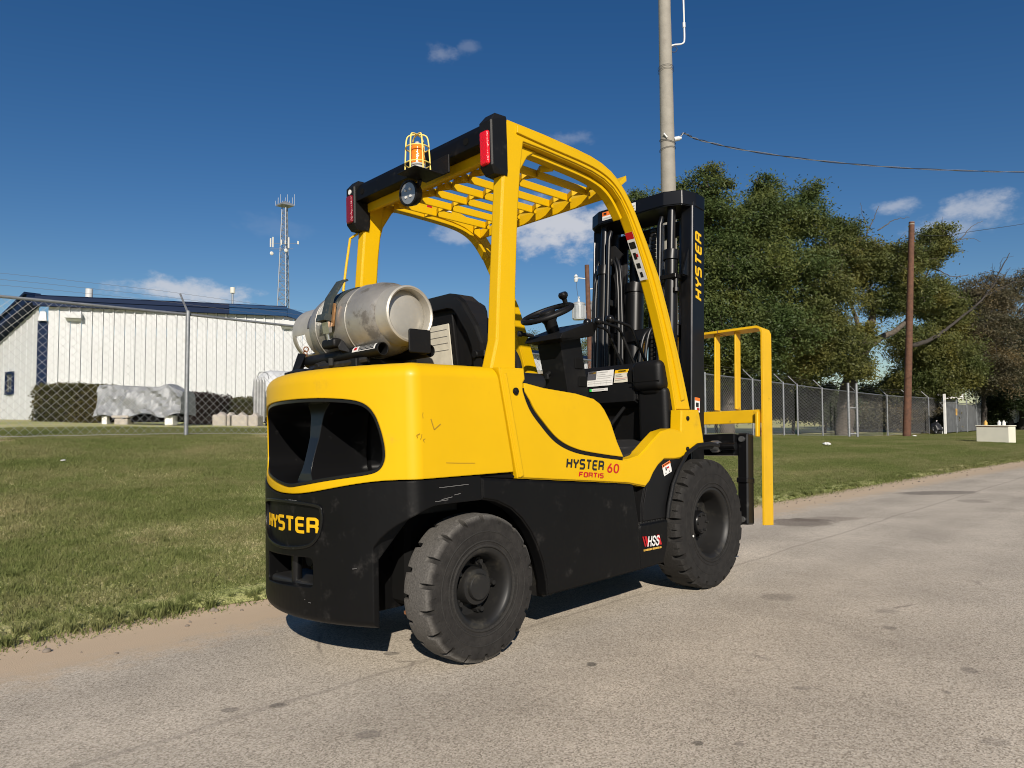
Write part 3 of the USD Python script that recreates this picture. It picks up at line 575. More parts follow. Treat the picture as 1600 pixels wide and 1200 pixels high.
# ------------------------------------------------------------------ the white metal building
mat('metal_white', (.52, .53, .535), .5, vary=.08, vscale=1.2, dirt=((.40, .38, .33), 1.1, .64, .80))
mat('metal_blue', (.005, .015, .048), .6, spec=.12, vary=.2, vscale=.6)
mat('metal_blue_light', (.010, .045, .12), .6, spec=.12, vary=.15, vscale=.6)
mat('window_glass', (.12, .11, .10), .08, vary=.5, vscale=3)
A0 = pix(57, 655, 26.4); B0 = pix(470, 649, 29.6)
bd = thing('metal_building', 'long white ribbed metal building with blue eaves behind the fence at left', 'building')
zb = .78; za = .939 + (650 - 474) / 1110 * 26.4
dA = (B0 - A0) * [1, 1, 0]; LA = np.linalg.norm(dA); dA /= LA; nA = np.array([dA[1], -dA[0], 0])
if nA @ FWD > 0: nA = -nA
def wallbox(o, d_, n_, u0, u1, v0, v1, z0, z1, c=.006):
    return hull([np.array([o[0], o[1], 0]) + d_ * u + n_ * v + [0, 0, z] for u in (u0, u1) for v in (v0, v1) for z in (z0, z1)])
EXT = LA + 2.6; k = 0; u = .30
npan = 32; wpan = (EXT - .30) / npan
for k in range(npan):
    u = .30 + k * wpan; zt = za - max(0, (u - LA + .6)) * .30
    P = [(0, 0), (wpan - .012, 0), (wpan - .012, .012), (wpan - .02, .055), (wpan - .065, .055), (wpan - .085, .012), (wpan * .5 + .02, .012), (wpan * .5, .02), (wpan * .5 - .02, .012), (0, .012)]
    t = prism(P, zb, zt, 'xy'); v = t.vertices
    t = trimesh.Trimesh(np.array([A0[0], A0[1], 0]) + dA * (u + v[:, :1]) + nA * v[:, 1:2] + v[:, 2:3] * [0, 0, 1], t.faces, process=False); t.fix_normals()
    part(bd, 'wall_panel', t, 'metal_white', smooth=False)
part(bd, 'wall_core', wallbox(A0, dA, nA, .02, EXT, -9, -.002, zb, za - 1.0), 'grey_screen')
part(bd, 'corner_trim', wallbox(A0, dA, nA, -.03, .295, -.05, .05, zb, za - .55), 'metal_blue', label='dark blue corner trim')
part(bd, 'downspout_head', hull([np.array([A0[0], A0[1], 0]) + dA * u_ + nA * v_ + [0, 0, z_] for u_, v_, z_ in ((.02, .05, za - .55), (.28, .05, za - .55), (.02, .2, za - .55), (.28, .2, za - .55), (.06, .05, za - .2), (.24, .05, za - .2), (.06, .14, za - .2), (.24, .14, za - .2))]), 'metal_white', label='white downspout head above the corner trim')
UB = LA * .70
part(bd, 'eave_trim', [wallbox(A0, dA, nA, -.15, UB, .002, .26, za + .0, za + .20), wallbox(A0, dA, nA, -.18, UB, .002, .30, za + .21, za + .30), wallbox(A0, dA, nA, -.10, UB, .002, .20, za + .31, za + .40)], 'metal_blue')
part(bd, 'eave_trim', [wallbox(A0, dA, nA, UB + .01, LA - .6, .002, .26, za, za + .24), wallbox(A0, dA, nA, UB + .01, LA - .6, .002, .30, za + .25, za + .36)], 'metal_blue_light', label='lighter blue newer length of eave trim')
O_ = np.array([A0[0], A0[1], 0])
part(bd, 'rake_trim', [hull([O_ + dA * u_ + nA * v_ + [0, 0, za + z_ - (u_ - LA + .6) * .30] for u_ in (LA - .59, EXT) for v_ in (.0, .28) for z_ in (0, .34)])], 'metal_blue_light')
part(bd, 'roof', hull([O_ + dA * u_ + nA * v_ + [0, 0, z_] for u_, v_, z_ in ((-.1, .2, za + .41), (LA - .6, .2, za + .41), (-.1, -4.5, za + .55), (LA - .6, -4.5, za + .55), (-.1, -9, za + .41), (LA - .6, -9, za + .41), (-.1, .2, za + .37), (LA - .6, .2, za + .37), (-.1, -9, za + .37), (LA - .6, -9, za + .37))]), 'metal_blue')
for uu in (1.15, LA - .55):
    lb = part(bd, 'wall_lamp', [wallbox(A0, dA, nA, uu - .28, uu + .28, .04, .34, za - .42, za - .22), hull([O_ + dA * (uu + a_) + nA * v_ + [0, 0, z_] for a_ in (-.25, .25) for v_, z_ in ((.04, za - .43), (.20, za - .43), (.04, za - .52))])], 'metal_white')
part(bd, 'roof_vent', cyl(O_ + dA * 1.5 + nA * -.6 + [0, 0, za + .3], O_ + dA * 1.5 + nA * -.6 + [0, 0, za + .85], .13, 14), 'metal_white')
# left end wall of the building, turned away
C0 = pix(-60, 652, 31.0); dC = (C0 - A0) * [1, 1, 0]; LC = np.linalg.norm(dC); dC /= LC; nC = np.array([dC[1], -dC[0], 0])
if nC @ FWD > 0: nC = -nC
npn = 14; wp = LC / npn
zr = lambda u: za + .02 - u * .30
for k in range(npn):
    u0, u1 = k * wp + .02, (k + 1) * wp - .003
    part(bd, 'wall_panel', [hull([O_ + dC * u_ + nC * v_ + [0, 0, z_] for u_ in (u0, u1) for v_ in (0, .012) for z_ in (zb, zr(u_) - .02)]), hull([O_ + dC * u_ + nC * v_ + [0, 0, z_] for u_ in (u1 - .10, u1 - .04) for v_ in (0.01, .035) for z_ in (zb, zr(u_) - .02)])], 'metal_white', smooth=False)
part(bd, 'rake_trim', [hull([O_ + dC * u_ + nC * v_ + [0, 0, zr(u_) + z_] for u_ in (-.1, LC) for v_ in (-.1, .45) for z_ in (.05, .33)]), hull([O_ + dC * u_ + nC * v_ + [0, 0, zr(u_) + z_] for u_ in (-.1, LC) for v_ in (.0, .55) for z_ in (.34, .42)])], 'metal_blue', label='dark blue sloping rake at the left gable')
wd = None
for uu in [0.42]:
    # window set in the left wall
    u0 = None
    for tst in np.linspace(0.2, LC, 200):
        q_ = O_ + dC * tst; e_ = q_ - CAM; pxx = 800 + 1110 * (e_ @ RIGHT) / (e_ @ FWD)
        if pxx < 21 and u0 is None: u0 = tst
    z0w, z1w = .939 + (650 - 612) / 1110 * 27.2, .939 + (650 - 575) / 1110 * 27.2
    w_ = .75
    wd = part(bd, 'window', [hull([O_ + dC * u_ + nC * v_ + [0, 0, z_] for u_ in ur for v_ in (.02, .09) for z_ in zr_]) for ur, zr_ in (((u0, u0 + .09), (z0w, z1w)), ((u0 + w_ - .09, u0 + w_), (z0w, z1w)), ((u0 + .09, u0 + w_ - .09), (z0w, z0w + .1)), ((u0 + .09, u0 + w_ - .09), (z1w - .1, z1w)))], 'metal_blue')
    part(wd, 'pane', hull([O_ + dC * u_ + nC * v_ + [0, 0, z_] for u_ in (u0 + .09, u0 + w_ - .09) for v_ in (.02, .045) for z_ in (z0w + .1, z1w - .1)]), 'window_glass')
    part(wd, 'mullion', hull([O_ + dC * u_ + nC * v_ + [0, 0, z_] for u_ in (u0 + .33, u0 + .37) for v_ in (.046, .06) for z_ in (z0w + .1, z1w - .1)]), 'metal_blue')
# low shed seen through the cab
f = thing('far_shed', 'low white ribbed shed with grey eaves seen through the cab behind the steering column', 'building')
P0, P1 = pix(700, 585, 42.0), pix(960, 590, 56.0); d = (P1 - P0) * [1, 1, 0]; L = np.linalg.norm(d); d /= L; n_ = np.array([d[1], -d[0], 0])
if n_ @ FWD > 0: n_ = -n_
zt = .939 + (650 - 553) / 1110 * 48; zm = .939 + (650 - 577) / 1110 * 48
mat('tan_wall', (.38, .34, .27), .7, vary=.15, vscale=2)
for k in range(24):
    part(f, 'wall_panel', [wallbox(P0, d, n_, k * L / 24, (k + .97) * L / 24, 0, .03, zm, zt), wallbox(P0, d, n_, (k + .62) * L / 24, (k + .9) * L / 24, .03, .1, zm, zt - .05)], 'metal_white', smooth=False)
part(f, 'base_wall', wallbox(P0, d, n_, 0, L, -6, .02, 0, zm - .01), 'tan_wall'); part(f, 'eave_trim', wallbox(P0, d, n_, -.2, L + .2, -.1, .5, zt + .01, zt + .22), 'metal_blue'); 
part(f, 'roof', hull([P0 * [1, 1, 0] + d * u_ + n_ * v_ + [0, 0, z_] for u_ in (-.2, L + .2) for v_, z_ in ((.4, zt + .23), (-3, zt + .5), (-6, zt + .23), (.4, zt + .2), (-6, zt + .2))]), 'metal_white')

# things along the building: hedges, covered machine, blocks, cylinders, tank
def leaf_material(name, ramp, trans=.35):
    n = {'g': ('geometry', {}), 'r0': ('rgb_ramp', {'ramp': ramp}), 'nz': ('noise_texture', {'scale': .55, 'detail': 3.0}), 'nr': ('rgb_ramp', {'ramp': [(.32, (.62, .74, .68)), (.5, (1.0, 1.0, 1.0)), (.68, (1.4, 1.16, .85))]}), 'r': ('mix', {'mix_type': 'multiply', 'fac': 1.0}), 'p': ('principled_bsdf', {'roughness': .55, 'specular_ior_level': .3}), 't': ('translucent_bsdf', {}), 'm': ('mix_closure', {'fac': trans})}
    M[name] = usdkit.material(stage, '/World/Looks/' + name, n, [('g.random_per_island', 'r0.fac'), ('g.position', 'nz.vector'), ('nz.fac', 'nr.fac'), ('r0.color', 'r.color1'), ('nr.color', 'r.color2'), ('r.color', 'p.base_color'), ('r.color', 't.color'), ('p.BSDF', 'm.closure1'), ('t.BSDF', 'm.closure2')], surface='m.closure')
leaf_material('leaf_hedge', [(0, (.08, .075, .026)), (.5, (.15, .125, .045)), (.85, (.26, .16, .065)), (1, (.33, .20, .09))])
leaf_material('leaf_red', [(0, (.035, .020, .016)), (.6, (.065, .030, .024)), (1, (.11, .05, .035))])
leaf_material('leaf_green', [(0, (.088, .115, .034)), (.45, (.17, .20, .058)), (.8, (.27, .285, .09)), (1, (.40, .36, .14))])
leaf_material('leaf_olive', [(0, (.11, .122, .036)), (.45, (.205, .208, .06)), (.8, (.31, .29, .09)), (1, (.44, .37, .13))])
leaf_material('leaf_brown', [(0, (.10, .088, .050)), (.45, (.185, .155, .085)), (.8, (.27, .22, .12)), (1, (.36, .26, .13))])
leaf_material('leaf_dark', [(0, (.035, .05, .018)), (.6, (.07, .084, .028)), (1, (.13, .135, .045))])
leaf_material('leaf_yellow', [(0, (.10, .10, .022)), (.5, (.19, .165, .036)), (1, (.32, .21, .055))])
mat('bark', (.115, .095, .075), .9, vary=.5, vscale=9, bumps=((14, .03, 5),))
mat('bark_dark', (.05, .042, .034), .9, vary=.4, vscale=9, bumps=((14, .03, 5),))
def leaves(C, size, seed, up=.4, flat_=1.0):
    """Leaf-sized bent faces at the points C."""
    r = np.random.RandomState(seed); n = len(C); N = r.normal(size=(n, 3)); N[:, 2] = np.abs(N[:, 2]) * flat_ + up * .35; N += SUN * .5; N /= np.linalg.norm(N, axis=1, keepdims=True)
    T = np.cross(N, r.normal(size=(n, 3))); T /= np.maximum(np.linalg.norm(T, axis=1, keepdims=True), 1e-6); B = np.cross(N, T); s = size * r.uniform(.6, 1.35, (n, 1))
    V = np.stack([C - T * s, C + B * s * .42 - N * s * .12, C + T * s * 1.05 - N * s * .25, C - B * s * .42 - N * s * .12], 1).reshape(-1, 3); k = np.arange(n)[:, None] * 4
    return V, np.concatenate([k + [0, 1, 2], k + [0, 2, 3]])
def hedge(px0, px1, ytop, ybot, dep, m_, label, seed, thick=1.1):
    P0, P1 = pix(px0, ybot, dep), pix(px1, ybot, dep); z0 = float(gh(*P0[:2])) - .05; ht = (ybot - ytop) / 1110 * dep; d_ = (P1 - P0) * [1, 1, 0]; L_ = np.linalg.norm(d_); d_ /= L_; b_ = np.array([-d_[1], d_[0], 0]); b_ = b_ if b_ @ FWD > 0 else -b_
    r_ = np.random.RandomState(seed); n = int(4200 * L_ * ht); u, v, w = r_.uniform(0, 1, n), r_.uniform(0, 1, n), r_.uniform(0, 1, n)
    face = r_.rand(n); v = np.where(face < .55, r_.uniform(0, .22, n), v); w = np.where(face > .75, r_.uniform(.85, 1.0, n), w)
    # rounded shoulders
    rad = .28; top_ = 1 - .25 * (1 - np.sqrt(np.clip(1 - ((np.abs(u - .5) * 2 - .8).clip(0) / .2) ** 2, 0, 1)))
    C = P0 * [1, 1, 0] + d_ * (u * L_)[:, None] + b_ * (v * thick)[:, None]; bump = .30 * (meshkit.fbm(np.stack([u * L_ * 2.2, v * 2, 0 * u], -1), 3, seed) - .4)
    C[:, 2] = z0 + w * (ht * top_ + bump + .02); C += r_.normal(0, .025, C.shape)
    h_ = thing('hedge', label, 'hedge'); part(h_, 'foliage', leaves(C, .05, seed), m_, smooth=False)
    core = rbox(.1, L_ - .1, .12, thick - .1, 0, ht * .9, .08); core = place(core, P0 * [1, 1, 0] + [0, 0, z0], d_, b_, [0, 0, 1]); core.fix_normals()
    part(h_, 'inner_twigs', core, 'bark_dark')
hedge(47, 158, 603, 662, 20.5, 'leaf_hedge', 'clipped olive green hedge left of the silver covered machine', 1)
hedge(283, 342, 613, 660, 21.5, 'leaf_red', 'low reddish purple hedge right of the silver covered machine', 2)
hedge(338, 396, 611, 652, 22.5, 'leaf_hedge', 'low green hedge behind the concrete blocks', 3)
# covered machine
mat('tarp', (.27, .28, .29), .55, metal=.15, vary=.3, vscale=3, bumps=((14, .006, 4),))
mat('concrete', (.40, .36, .31), .85, vary=.2, vscale=6, bumps=((30, .008, 4),))
P0, P1 = pix(151, 661, 19.0), pix(284, 661, 19.0); d = (P1 - P0) * [1, 1, 0]; L = np.linalg.norm(d); d /= L; b = np.array([-d[1], d[0], 0]); b = b if b @ FWD > 0 else -b
z0 = float(gh(*P0[:2])); f = thing('covered_machine', 'machine wrapped in a silver tarpaulin on blocks beside the hedge', 'machine')
nu, nv = 52, 30; U, W = np.meshgrid(np.linspace(0, 1, nu), np.linspace(0, 1, nv), indexing='ij')
# section: front skirt up, over the top, down the back
sec = np.array([(-.14, .22), (-.10, .34), (-.03, .62), (.0, .92), (.06, 1.04), (.35, 1.06), (.70, 1.05), (.78, .98), (.82, .5), (.84, .25)])
sv = np.interp(W.ravel(), np.linspace(0, 1, len(sec)), sec[:, 0]).reshape(W.shape); sz = np.interp(W.ravel(), np.linspace(0, 1, len(sec)), sec[:, 1]).reshape(W.shape)
endr = 1 - .10 * np.clip((U - .86) / .14, 0, 1) ** 2; lump = .10 * np.exp(-((U - .80) / .06) ** 2) * (sz > .9)
folds = (np.abs(meshkit.fbm(np.stack([U * 4.2 + sz * 2.2, sz * 1.1 - U * 2.0, 0 * U], -1), 5, 4) - .5) - .10) * .42 + (np.abs(meshkit.fbm(np.stack([U * 6 - sz * 4, sz * 2.6 + U * 5, 0 * U + 3], -1), 3, 9) - .5)) * .12 + .05 * np.sin(U * 38 + 9 * meshkit.noise(np.stack([U * 4, sz * 2, 0 * U], -1), 8)) * np.clip(1 - sz, 0, 1)
hem = np.where(W < .1, .05 * np.sin(U * 14) + .09 * (meshkit.noise(np.stack([U * 6, 0 * U, 0 * U], -1), 3) - .5), 0)
P = P0[:2][None, None] * 0
V = (P0 * [1, 1, 0])[None, None] + d * (U[..., None] * L) + b * ((sv - folds * (W < .75))[..., None]) + np.array([0, 0, 1.0]) * ((z0 + sz * endr * (1 - .10 * U) + lump + hem)[..., None])
Fq = [(i * nv + j, (i + 1) * nv + j, (i + 1) * nv + j + 1, i * nv + j + 1) for i in range(nu - 1) for j in range(nv - 1)]
# ends
body = tm((V.reshape(-1, 3), np.vstack([np.array(Fq)[:, [0, 1, 2]], np.array(Fq)[:, [0, 2, 3]]])))
def endcap(i):
    ring = V[i]; c_ = ring.mean(0); n0 = len(ring); return tm((np.vstack([ring, c_]), np.array([(j, j + 1, n0) for j in range(n0 - 1)] + [(n0 - 1, 0, n0)])))
part(f, 'tarpaulin', cat(body, endcap(0), endcap(nu - 1)), 'tarp', smooth=22)
part(f, 'skid', place(cbox(.25, L - .2, .05, .75, .03, .24, .02), P0 * [1, 1, 0] + [0, 0, z0], d, b, [0, 0, 1]), 'dark_inside')
for u0, u1 in ((.18, .32), (L - .42, L - .2)): part(f, 'support_leg', place(cbox(u0, u1, -.1, .2, -.05, .22, .02), P0 * [1, 1, 0] + [0, 0, z0], d, b, [0, 0, 1]), 'white_paint')
part(f, 'concrete_pad', place(cbox(.55, .90, -.16, .2, -.05, .14, .02), P0 * [1, 1, 0] + [0, 0, z0], d, b, [0, 0, 1]), 'concrete'); part(f, 'concrete_pad', place(cbox(.48, .93, -.18, .2, .15, .22, .015), P0 * [1, 1, 0] + [0, 0, z0], d, b, [0, 0, 1]), 'concrete')
# concrete barrier blocks
for k, (a, b_) in enumerate(((331, 352), (353.5, 358.5), (361, 386), (387, 402))):
    p = pix(a, 661, 20.2); q = pix(b_, 661, 20.2); d = (q - p) * [1, 1, 0]; L = np.linalg.norm(d); d /= L; b = np.array([-d[1], d[0], 0]); b = b if b @ FWD > 0 else -b
    t = place(cat(cbox(0, L, 0, .5, -.1, .30, .03), hull([(L / 2 - .09, .1, .29), (L / 2 + .09, .1, .29), (L / 2 - .09, .4, .29), (L / 2 + .09, .4, .29), (L / 2 - .03, .2, .38), (L / 2 + .03, .3, .38)])), np.array([p[0], p[1], float(gh(*p[:2]))]), d, b, [0, 0, 1])
    top('concrete_block', t, 'concrete', ['leftmost wide concrete block before the reddish hedge', 'narrow concrete block second from left in the row', 'widest concrete block third from left in the row', 'concrete block nearest the grey gas cylinders'][k], 'block', group='concrete blocks by the hedge')
# gas cylinders
f = thing('cylinder_rack', 'upright bundle of grey gas cylinders between the hedge and the white tank', 'cylinders')
mat('cyl_grey', (.36, .36, .35), .45, metal=.3, vary=.3, vscale=5)
for k, px in enumerate((398, 402.5, 407, 411.5)):
    p = pix(px, 655, 21.5); z = float(gh(*p[:2])); t = lathe([(0, .1), (.045, .1), (.05, .12), (.05, 1.3), (.04, 1.37), (.015, 1.41), (.015, 1.47), (0, 1.47)], (p[0], p[1], z), 'z', 14); part(f, 'cylinder', t, 'cyl_grey')
p = pix(394, 655, 21.5); q = pix(416, 655, 21.5); z = float(gh(*p[:2]))
part(f, 'foot_frame', [tube([(p[0], p[1], z), (p[0], p[1], z + .25)], .03), tube([(q[0], q[1], z), (q[0], q[1], z + .25)], .03), tube([(p[0], p[1], z + .1), (q[0], q[1], z + .1)], .03)], 'dark_inside')
part(f, 'pipe_loop', tube(smoothpath([(p[0] + .1, p[1] - .1, z + 1.45), (p[0] + .15, p[1] - .15, z + 1.6), (p[0] + .3, p[1] - .3, z + 1.58), (p[0] + .35, p[1] - .35, z + 1.4)], 5), .012, 6), 'galvanised')
# white tank behind the counterweight
p, q = pix(418, 618, 23.0), pix(540, 620, 25.0); ax = (q - p) / np.linalg.norm(q - p); R = .80
prof = [(0, -.38), (R * .5, -.34), (R * .8, -.22), (R * .96, -.06), (R, .1), (R, np.linalg.norm(q - p)), (0, np.linalg.norm(q - p) + .3)]
t = lathe(prof, (0, 0, 0), 'x', 32); s_ = np.cross([0, 0, 1], ax); s_ /= np.linalg.norm(s_); w_ = np.cross(ax, s_); c0 = (p[0], p[1], float(gh(*p[:2])) + .98)
f = thing('storage_tank', 'white horizontal storage tank beside the building, behind the forklift counterweight', 'tank')
t = trimesh.Trimesh(np.array(c0) + t.vertices[:, :1] * ax * [1, 1, 0] + t.vertices[:, 1:2] * s_ + t.vertices[:, 2:3] * [0, 0, 1], t.faces, process=False); t.fix_normals(); part(f, 'vessel', t, 'metal_white')
for u in (.2, 1.8): part(f, 'saddle', place(cbox(-.1, .1, -.6, .6, -.9, -.45, .02), np.array(c0) + ax * u * [1, 1, 0], ax * [1, 1, 0], s_, [0, 0, 1]), 'concrete')
# ------------------------------------------------------------------ poles, wires, tower
mat('pole_concrete', (.285, .265, .225), .8, vary=.18, vscale=5, bumps=((25, .004, 4),), dirt=((.24, .22, .19), 3.0, .56, .72))
mat('pole_wood', (.135, .060, .034), .85, vary=.4, vscale=7, vcolor=(.075, .036, .022), bumps=((16, .01, 5),))
mat('conduit_white', (.68, .68, .66), .45)
mat('cable_black', (.02, .02, .022), .5)
mat('porcelain', (.55, .57, .58), .25)
mat('transformer_grey', (.40, .42, .43), .4, metal=.3, vary=.15, vscale=4)
D = 13.4
p = pix(1049.5, 640, D); zg = float(gh(p[0], p[1])); f = thing('light_pole', 'tall round concrete pole with white conduit rising behind the forklift mast', 'pole')
H = 11.0
part(f, 'shaft', tube([(p[0], p[1], zg - .2), (p[0], p[1], zg + 5), (p[0] - .03, p[1] + .03, zg + H)], [.152, .141, .100], 24), 'pole_concrete', smooth=True)
rr = RIGHT * [1, 1, 0]; rr /= np.linalg.norm(rr); fr = FWD * [1, 1, 0]; fr /= np.linalg.norm(fr)
zc = lambda py: .939 + (650 - py) / 1110 * D
q = lambda px, py, df=0.0: np.array([p[0], p[1], zc(py)]) + rr * (px - 1049.5) / 1110 * D + fr * df
part(f, 'conduit', tube(smoothpath([q(1056, 84), q(1056, 66), q(1057, 60), q(1062, 57.5), q(1072, 56.5), q(1077, 54), q(1078.5, 48), q(1078.5, 25), q(1077.5, -40)], 5), .016, 8), 'conduit_white')
part(f, 'conduit_joint', tube([q(1078.4, 29), q(1078.2, 21)], .026, 8), 'conduit_white')
part(f, 'wire_loop', torus(q(1062, 65), fr + .3 * rr, .055, .007, 20, 6), 'cable_black')
for py in (96, 101): part(f, 'tie_wire', torus(q(1048, py), np.array([.06, .1, 1]), .147, .004, 24, 5), 'cable_black')
part(f, 'clamp_band', [torus(q(1049, 216), np.array([.1, -.25, 1]), .155, .006, 24, 5), torus(q(1049, 228), np.array([-.05, .15, 1]), .155, .005, 24, 5)], 'cable_black')
part(f, 'insulator', [cyl(q(1059, 213, -.05), q(1067, 211, -.05), .045, 12), cyl(q(1067, 211, -.05), q(1070, 211, -.05), .03, 12)], 'porcelain')
part(f, 'eye_bolt', cyl(q(1041, 206, -.14), q(1046, 213, -.15), .014, 8), 'conduit_white')
C = [(1064, 212, D), (1068, 208, D), (1076, 211, 13.5), (1085, 216, 13.6), (1110, 223, 13.8), (1160, 234, 14.2), (1250, 247.5, 15.0), (1340, 257, 16.0), (1430, 263.5, 17.0), (1520, 267, 18.0), (1600, 268.5, 19.0), (1750, 266, 21.0), (2000, 255, 24.0)]
cp = smoothpath([pix(a, b, c) for a, b, c in C], 10); tw = []
for s in (0, 1):
    o = np.stack([.012 * np.cos(np.arange(len(cp)) * .55 + s * np.pi) * 1.0] * 3, 1) * rr + np.array([0, 0, 1.0]) * (.012 * np.sin(np.arange(len(cp)) * .55 + s * np.pi))[:, None]; tw.append(tube(cp + o, .009, 6))
f2 = thing('service_cable', 'twisted overhead cable sagging to the right from the concrete pole', 'cable'); part(f2, 'strand', tw[0], 'cable_black', smooth=True); part(f2, 'strand', tw[1], 'galvanised', smooth=True)
# brown wooden pole at the right
a, b = pix(1416.5, 684, 31.0), pix(1424.5, 347, 31.0); a[2] = float(gh(*a[:2])) - .2
f = thing('wooden_pole', 'leaning reddish brown wooden pole without arms before the trees at right', 'pole'); part(f, 'shaft', tube([a, b], [.165, .115], 16), 'pole_wood', smooth=True)
part(f, 'weathered_cap', cyl(b - (b - a) * .012, b + (b - a) * .001, .117, 16, .112), 'pole_concrete')
top('overhead_wire', tube(smoothpath([pix(1426, 366, 31), pix(1470, 368, 33), pix(1530, 360, 36), pix(1610, 348, 40), pix(1700, 330, 44)], 6), .012, 5), 'cable_black', 'thin wire running right from the top of the brown wooden pole', 'wire', smooth=True)
# utility pole with two transformers, seen through the cab
D = 27.0; a, b = pix(926, 650, D), pix(917, 414, D); a[2] = float(gh(*a[:2])) - .1
f = thing('utility_pole', 'wooden utility pole with two grey transformers seen through the cab beside the mast', 'pole'); part(f, 'shaft', tube([a, b], [.12, .085], 14), 'pole_wood', smooth=True)
for px, py, dk in ((904.5, 487, .0), (931, 485, .25)):
    c = pix(px, py, D + dk); R_ = .24; h = .62
    tk = part(f, 'transformer', lathe([(0, -h / 2), (R_ * .95, -h / 2), (R_, -h / 2 + .03), (R_, h / 2 - .06), (R_ * 1.05, h / 2 - .05), (R_ * 1.05, h / 2), (R_ * .8, h / 2 + .04), (0, h / 2 + .06)], c, 'z', 24), 'transformer_grey')
    part(tk, 'bushing', lathe([(0, 0), (.05, 0), (.055, .05), (.035, .07), (.05, .1), (.03, .13), (.045, .16), (.02, .22), (0, .23)], c + [0, 0, h / 2 + .05], 'z', 12), 'porcelain')
    part(tk, 'cooling_rib', [tube([c + np.array([math.cos(t) * (R_ + .01), math.sin(t) * (R_ + .01), -h / 2 + .05]), c + np.array([math.cos(t) * (R_ + .01), math.sin(t) * (R_ + .01), h / 2 - .1])], .016, 6) for t in np.linspace(0, 6.28, 14)], 'transformer_grey')
    part(f, 'hanger', tube([c + (a - c) * [.0, .0, 0], np.array([a[0] + (b[0] - a[0]) * .7, a[1] + (b[1] - a[1]) * .7, c[2]])], .04, 6), 'galvanised')
for px, py in ((900, 434), (932, 450)):
    c0_ = pix(919, py + 2, D); c1_ = pix(px, py, D); part(f, 'arm', tube([c0_, c1_], .022, 6), 'porcelain'); part(f, 'insulator', lathe([(0, -.16), (.06, -.16), (.09, -.05), (.05, 0), (.09, .04), (.05, .1), (0, .15)], c1_, 'z', 12), 'porcelain')
    part(f, 'drop_wire', tube(smoothpath([c1_, c1_ + [0, 0, -.6] + rr * .05, pix(906 if px < 917 else 930, 468, D)], 5), .008, 5), 'cable_black')
# lattice communications tower
D = 150.0; c = pix(443, 560, D); f = thing('lattice_tower', 'tall lattice communications tower with antennas beyond the white building', 'tower'); zt = .939 + (650 - 316) / 1110 * D
mat('tower_steel', (.22, .24, .27), .5, metal=.4)
mat('antenna', (.55, .54, .5), .5)
ang = [.3 + k * 2 * np.pi / 3 for k in range(3)]
rad = lambda z: np.interp(z, [0, zt], [2.35, .62])
leg = lambda k, z: np.array([c[0] + rad(z) * math.cos(ang[k]) * 1.0, c[1] + rad(z) * math.sin(ang[k]), z])
for k in range(3): part(f, 'leg', tube([leg(k, -1), leg(k, zt)], .11, 6), 'tower_steel')
zs = [0]
while zs[-1] < zt - 1: zs.append(zs[-1] + 1.25 * rad(zs[-1]) + .25)
for k in range(3):
    k2 = (k + 1) % 3
    part(f, 'bracing', [m_ for i in range(len(zs) - 1) for m_ in (tube([leg(k, zs[i]), leg(k2, zs[i + 1])], .05, 4), tube([leg(k2, zs[i]), leg(k, zs[i + 1])], .05, 4), tube([leg(k, zs[i]), leg(k2, zs[i])], .045, 4))], 'tower_steel')
cz = np.array([c[0], c[1], zt]); part(f, 'platform', hull([cz + rr * u + fr * v + [0, 0, w] for u, v in ((-2.0, 0), (2.0, 0), (0, -1.8), (0, 1.8)) for w in (-.15, .15)] + [cz + [0, 0, 1.0]]), 'tower_steel')
for k in range(9): part(f, 'whip_antenna', tube([cz + rr * (-2 + k * .5), cz + rr * (-2 + k * .5) + [0, 0, 1.0 + .7 * (k % 3)]], .035, 4), 'antenna')
za_ = .939 + (650 - 378) / 1110 * D; ca = np.array([c[0], c[1], za_])
for u, h, w in ((-2.6, 1.9, .22), (-2.1, 2.2, .26), (-.3, 1.1, .2), (1.2, 2.3, .3), (.5, .8, .2), (3.2, .7, .35)): part(f, 'panel_antenna', cbox(*(lambda o: (o[0] - w / 2, o[0] + w / 2, o[1] - .12, o[1] + .12, o[2] - h / 2, o[2] + h / 2))(ca + rr * u - fr * 1.2 + [0, 0, .2 * (u % 1)]), .03), 'antenna')
part(f, 'antenna_arm', [tube([ca + rr * -2.7 - fr * .9, ca + rr * 3.3 - fr * .9], .05, 5), tube([ca + rr * -2.7 - fr * .9 + [0, 0, -1.2], ca + rr * 2.1 - fr * .9 + [0, 0, -1.2]], .05, 5)], 'tower_steel')
for u, z_ in ((-2.2, -2.2), (.8, -1.6)): part(f, 'dish', lathe([(0, 0), (.3, .05), (.42, .18), (.40, .2), (.28, .1), (0, .06)], ca + rr * u - fr * 1.3 + [0, 0, z_], 'y', 16), 'antenna')
D = 120.0; c = pix(362, 560, D); t = thing('small_mast', 'small grey antenna mast beyond the roof, left of the lattice tower', 'mast'); part(t, 'shaft', tube([(c[0], c[1], 0), (c[0], c[1], .939 + (650 - 447) / 1110 * D)], [.25, .16], 8), 'tower_steel'); part(t, 'head', cyl((c[0], c[1], .939 + (650 - 455) / 1110 * D), (c[0], c[1], .939 + (650 - 446) / 1110 * D), .4, 10), 'antenna')

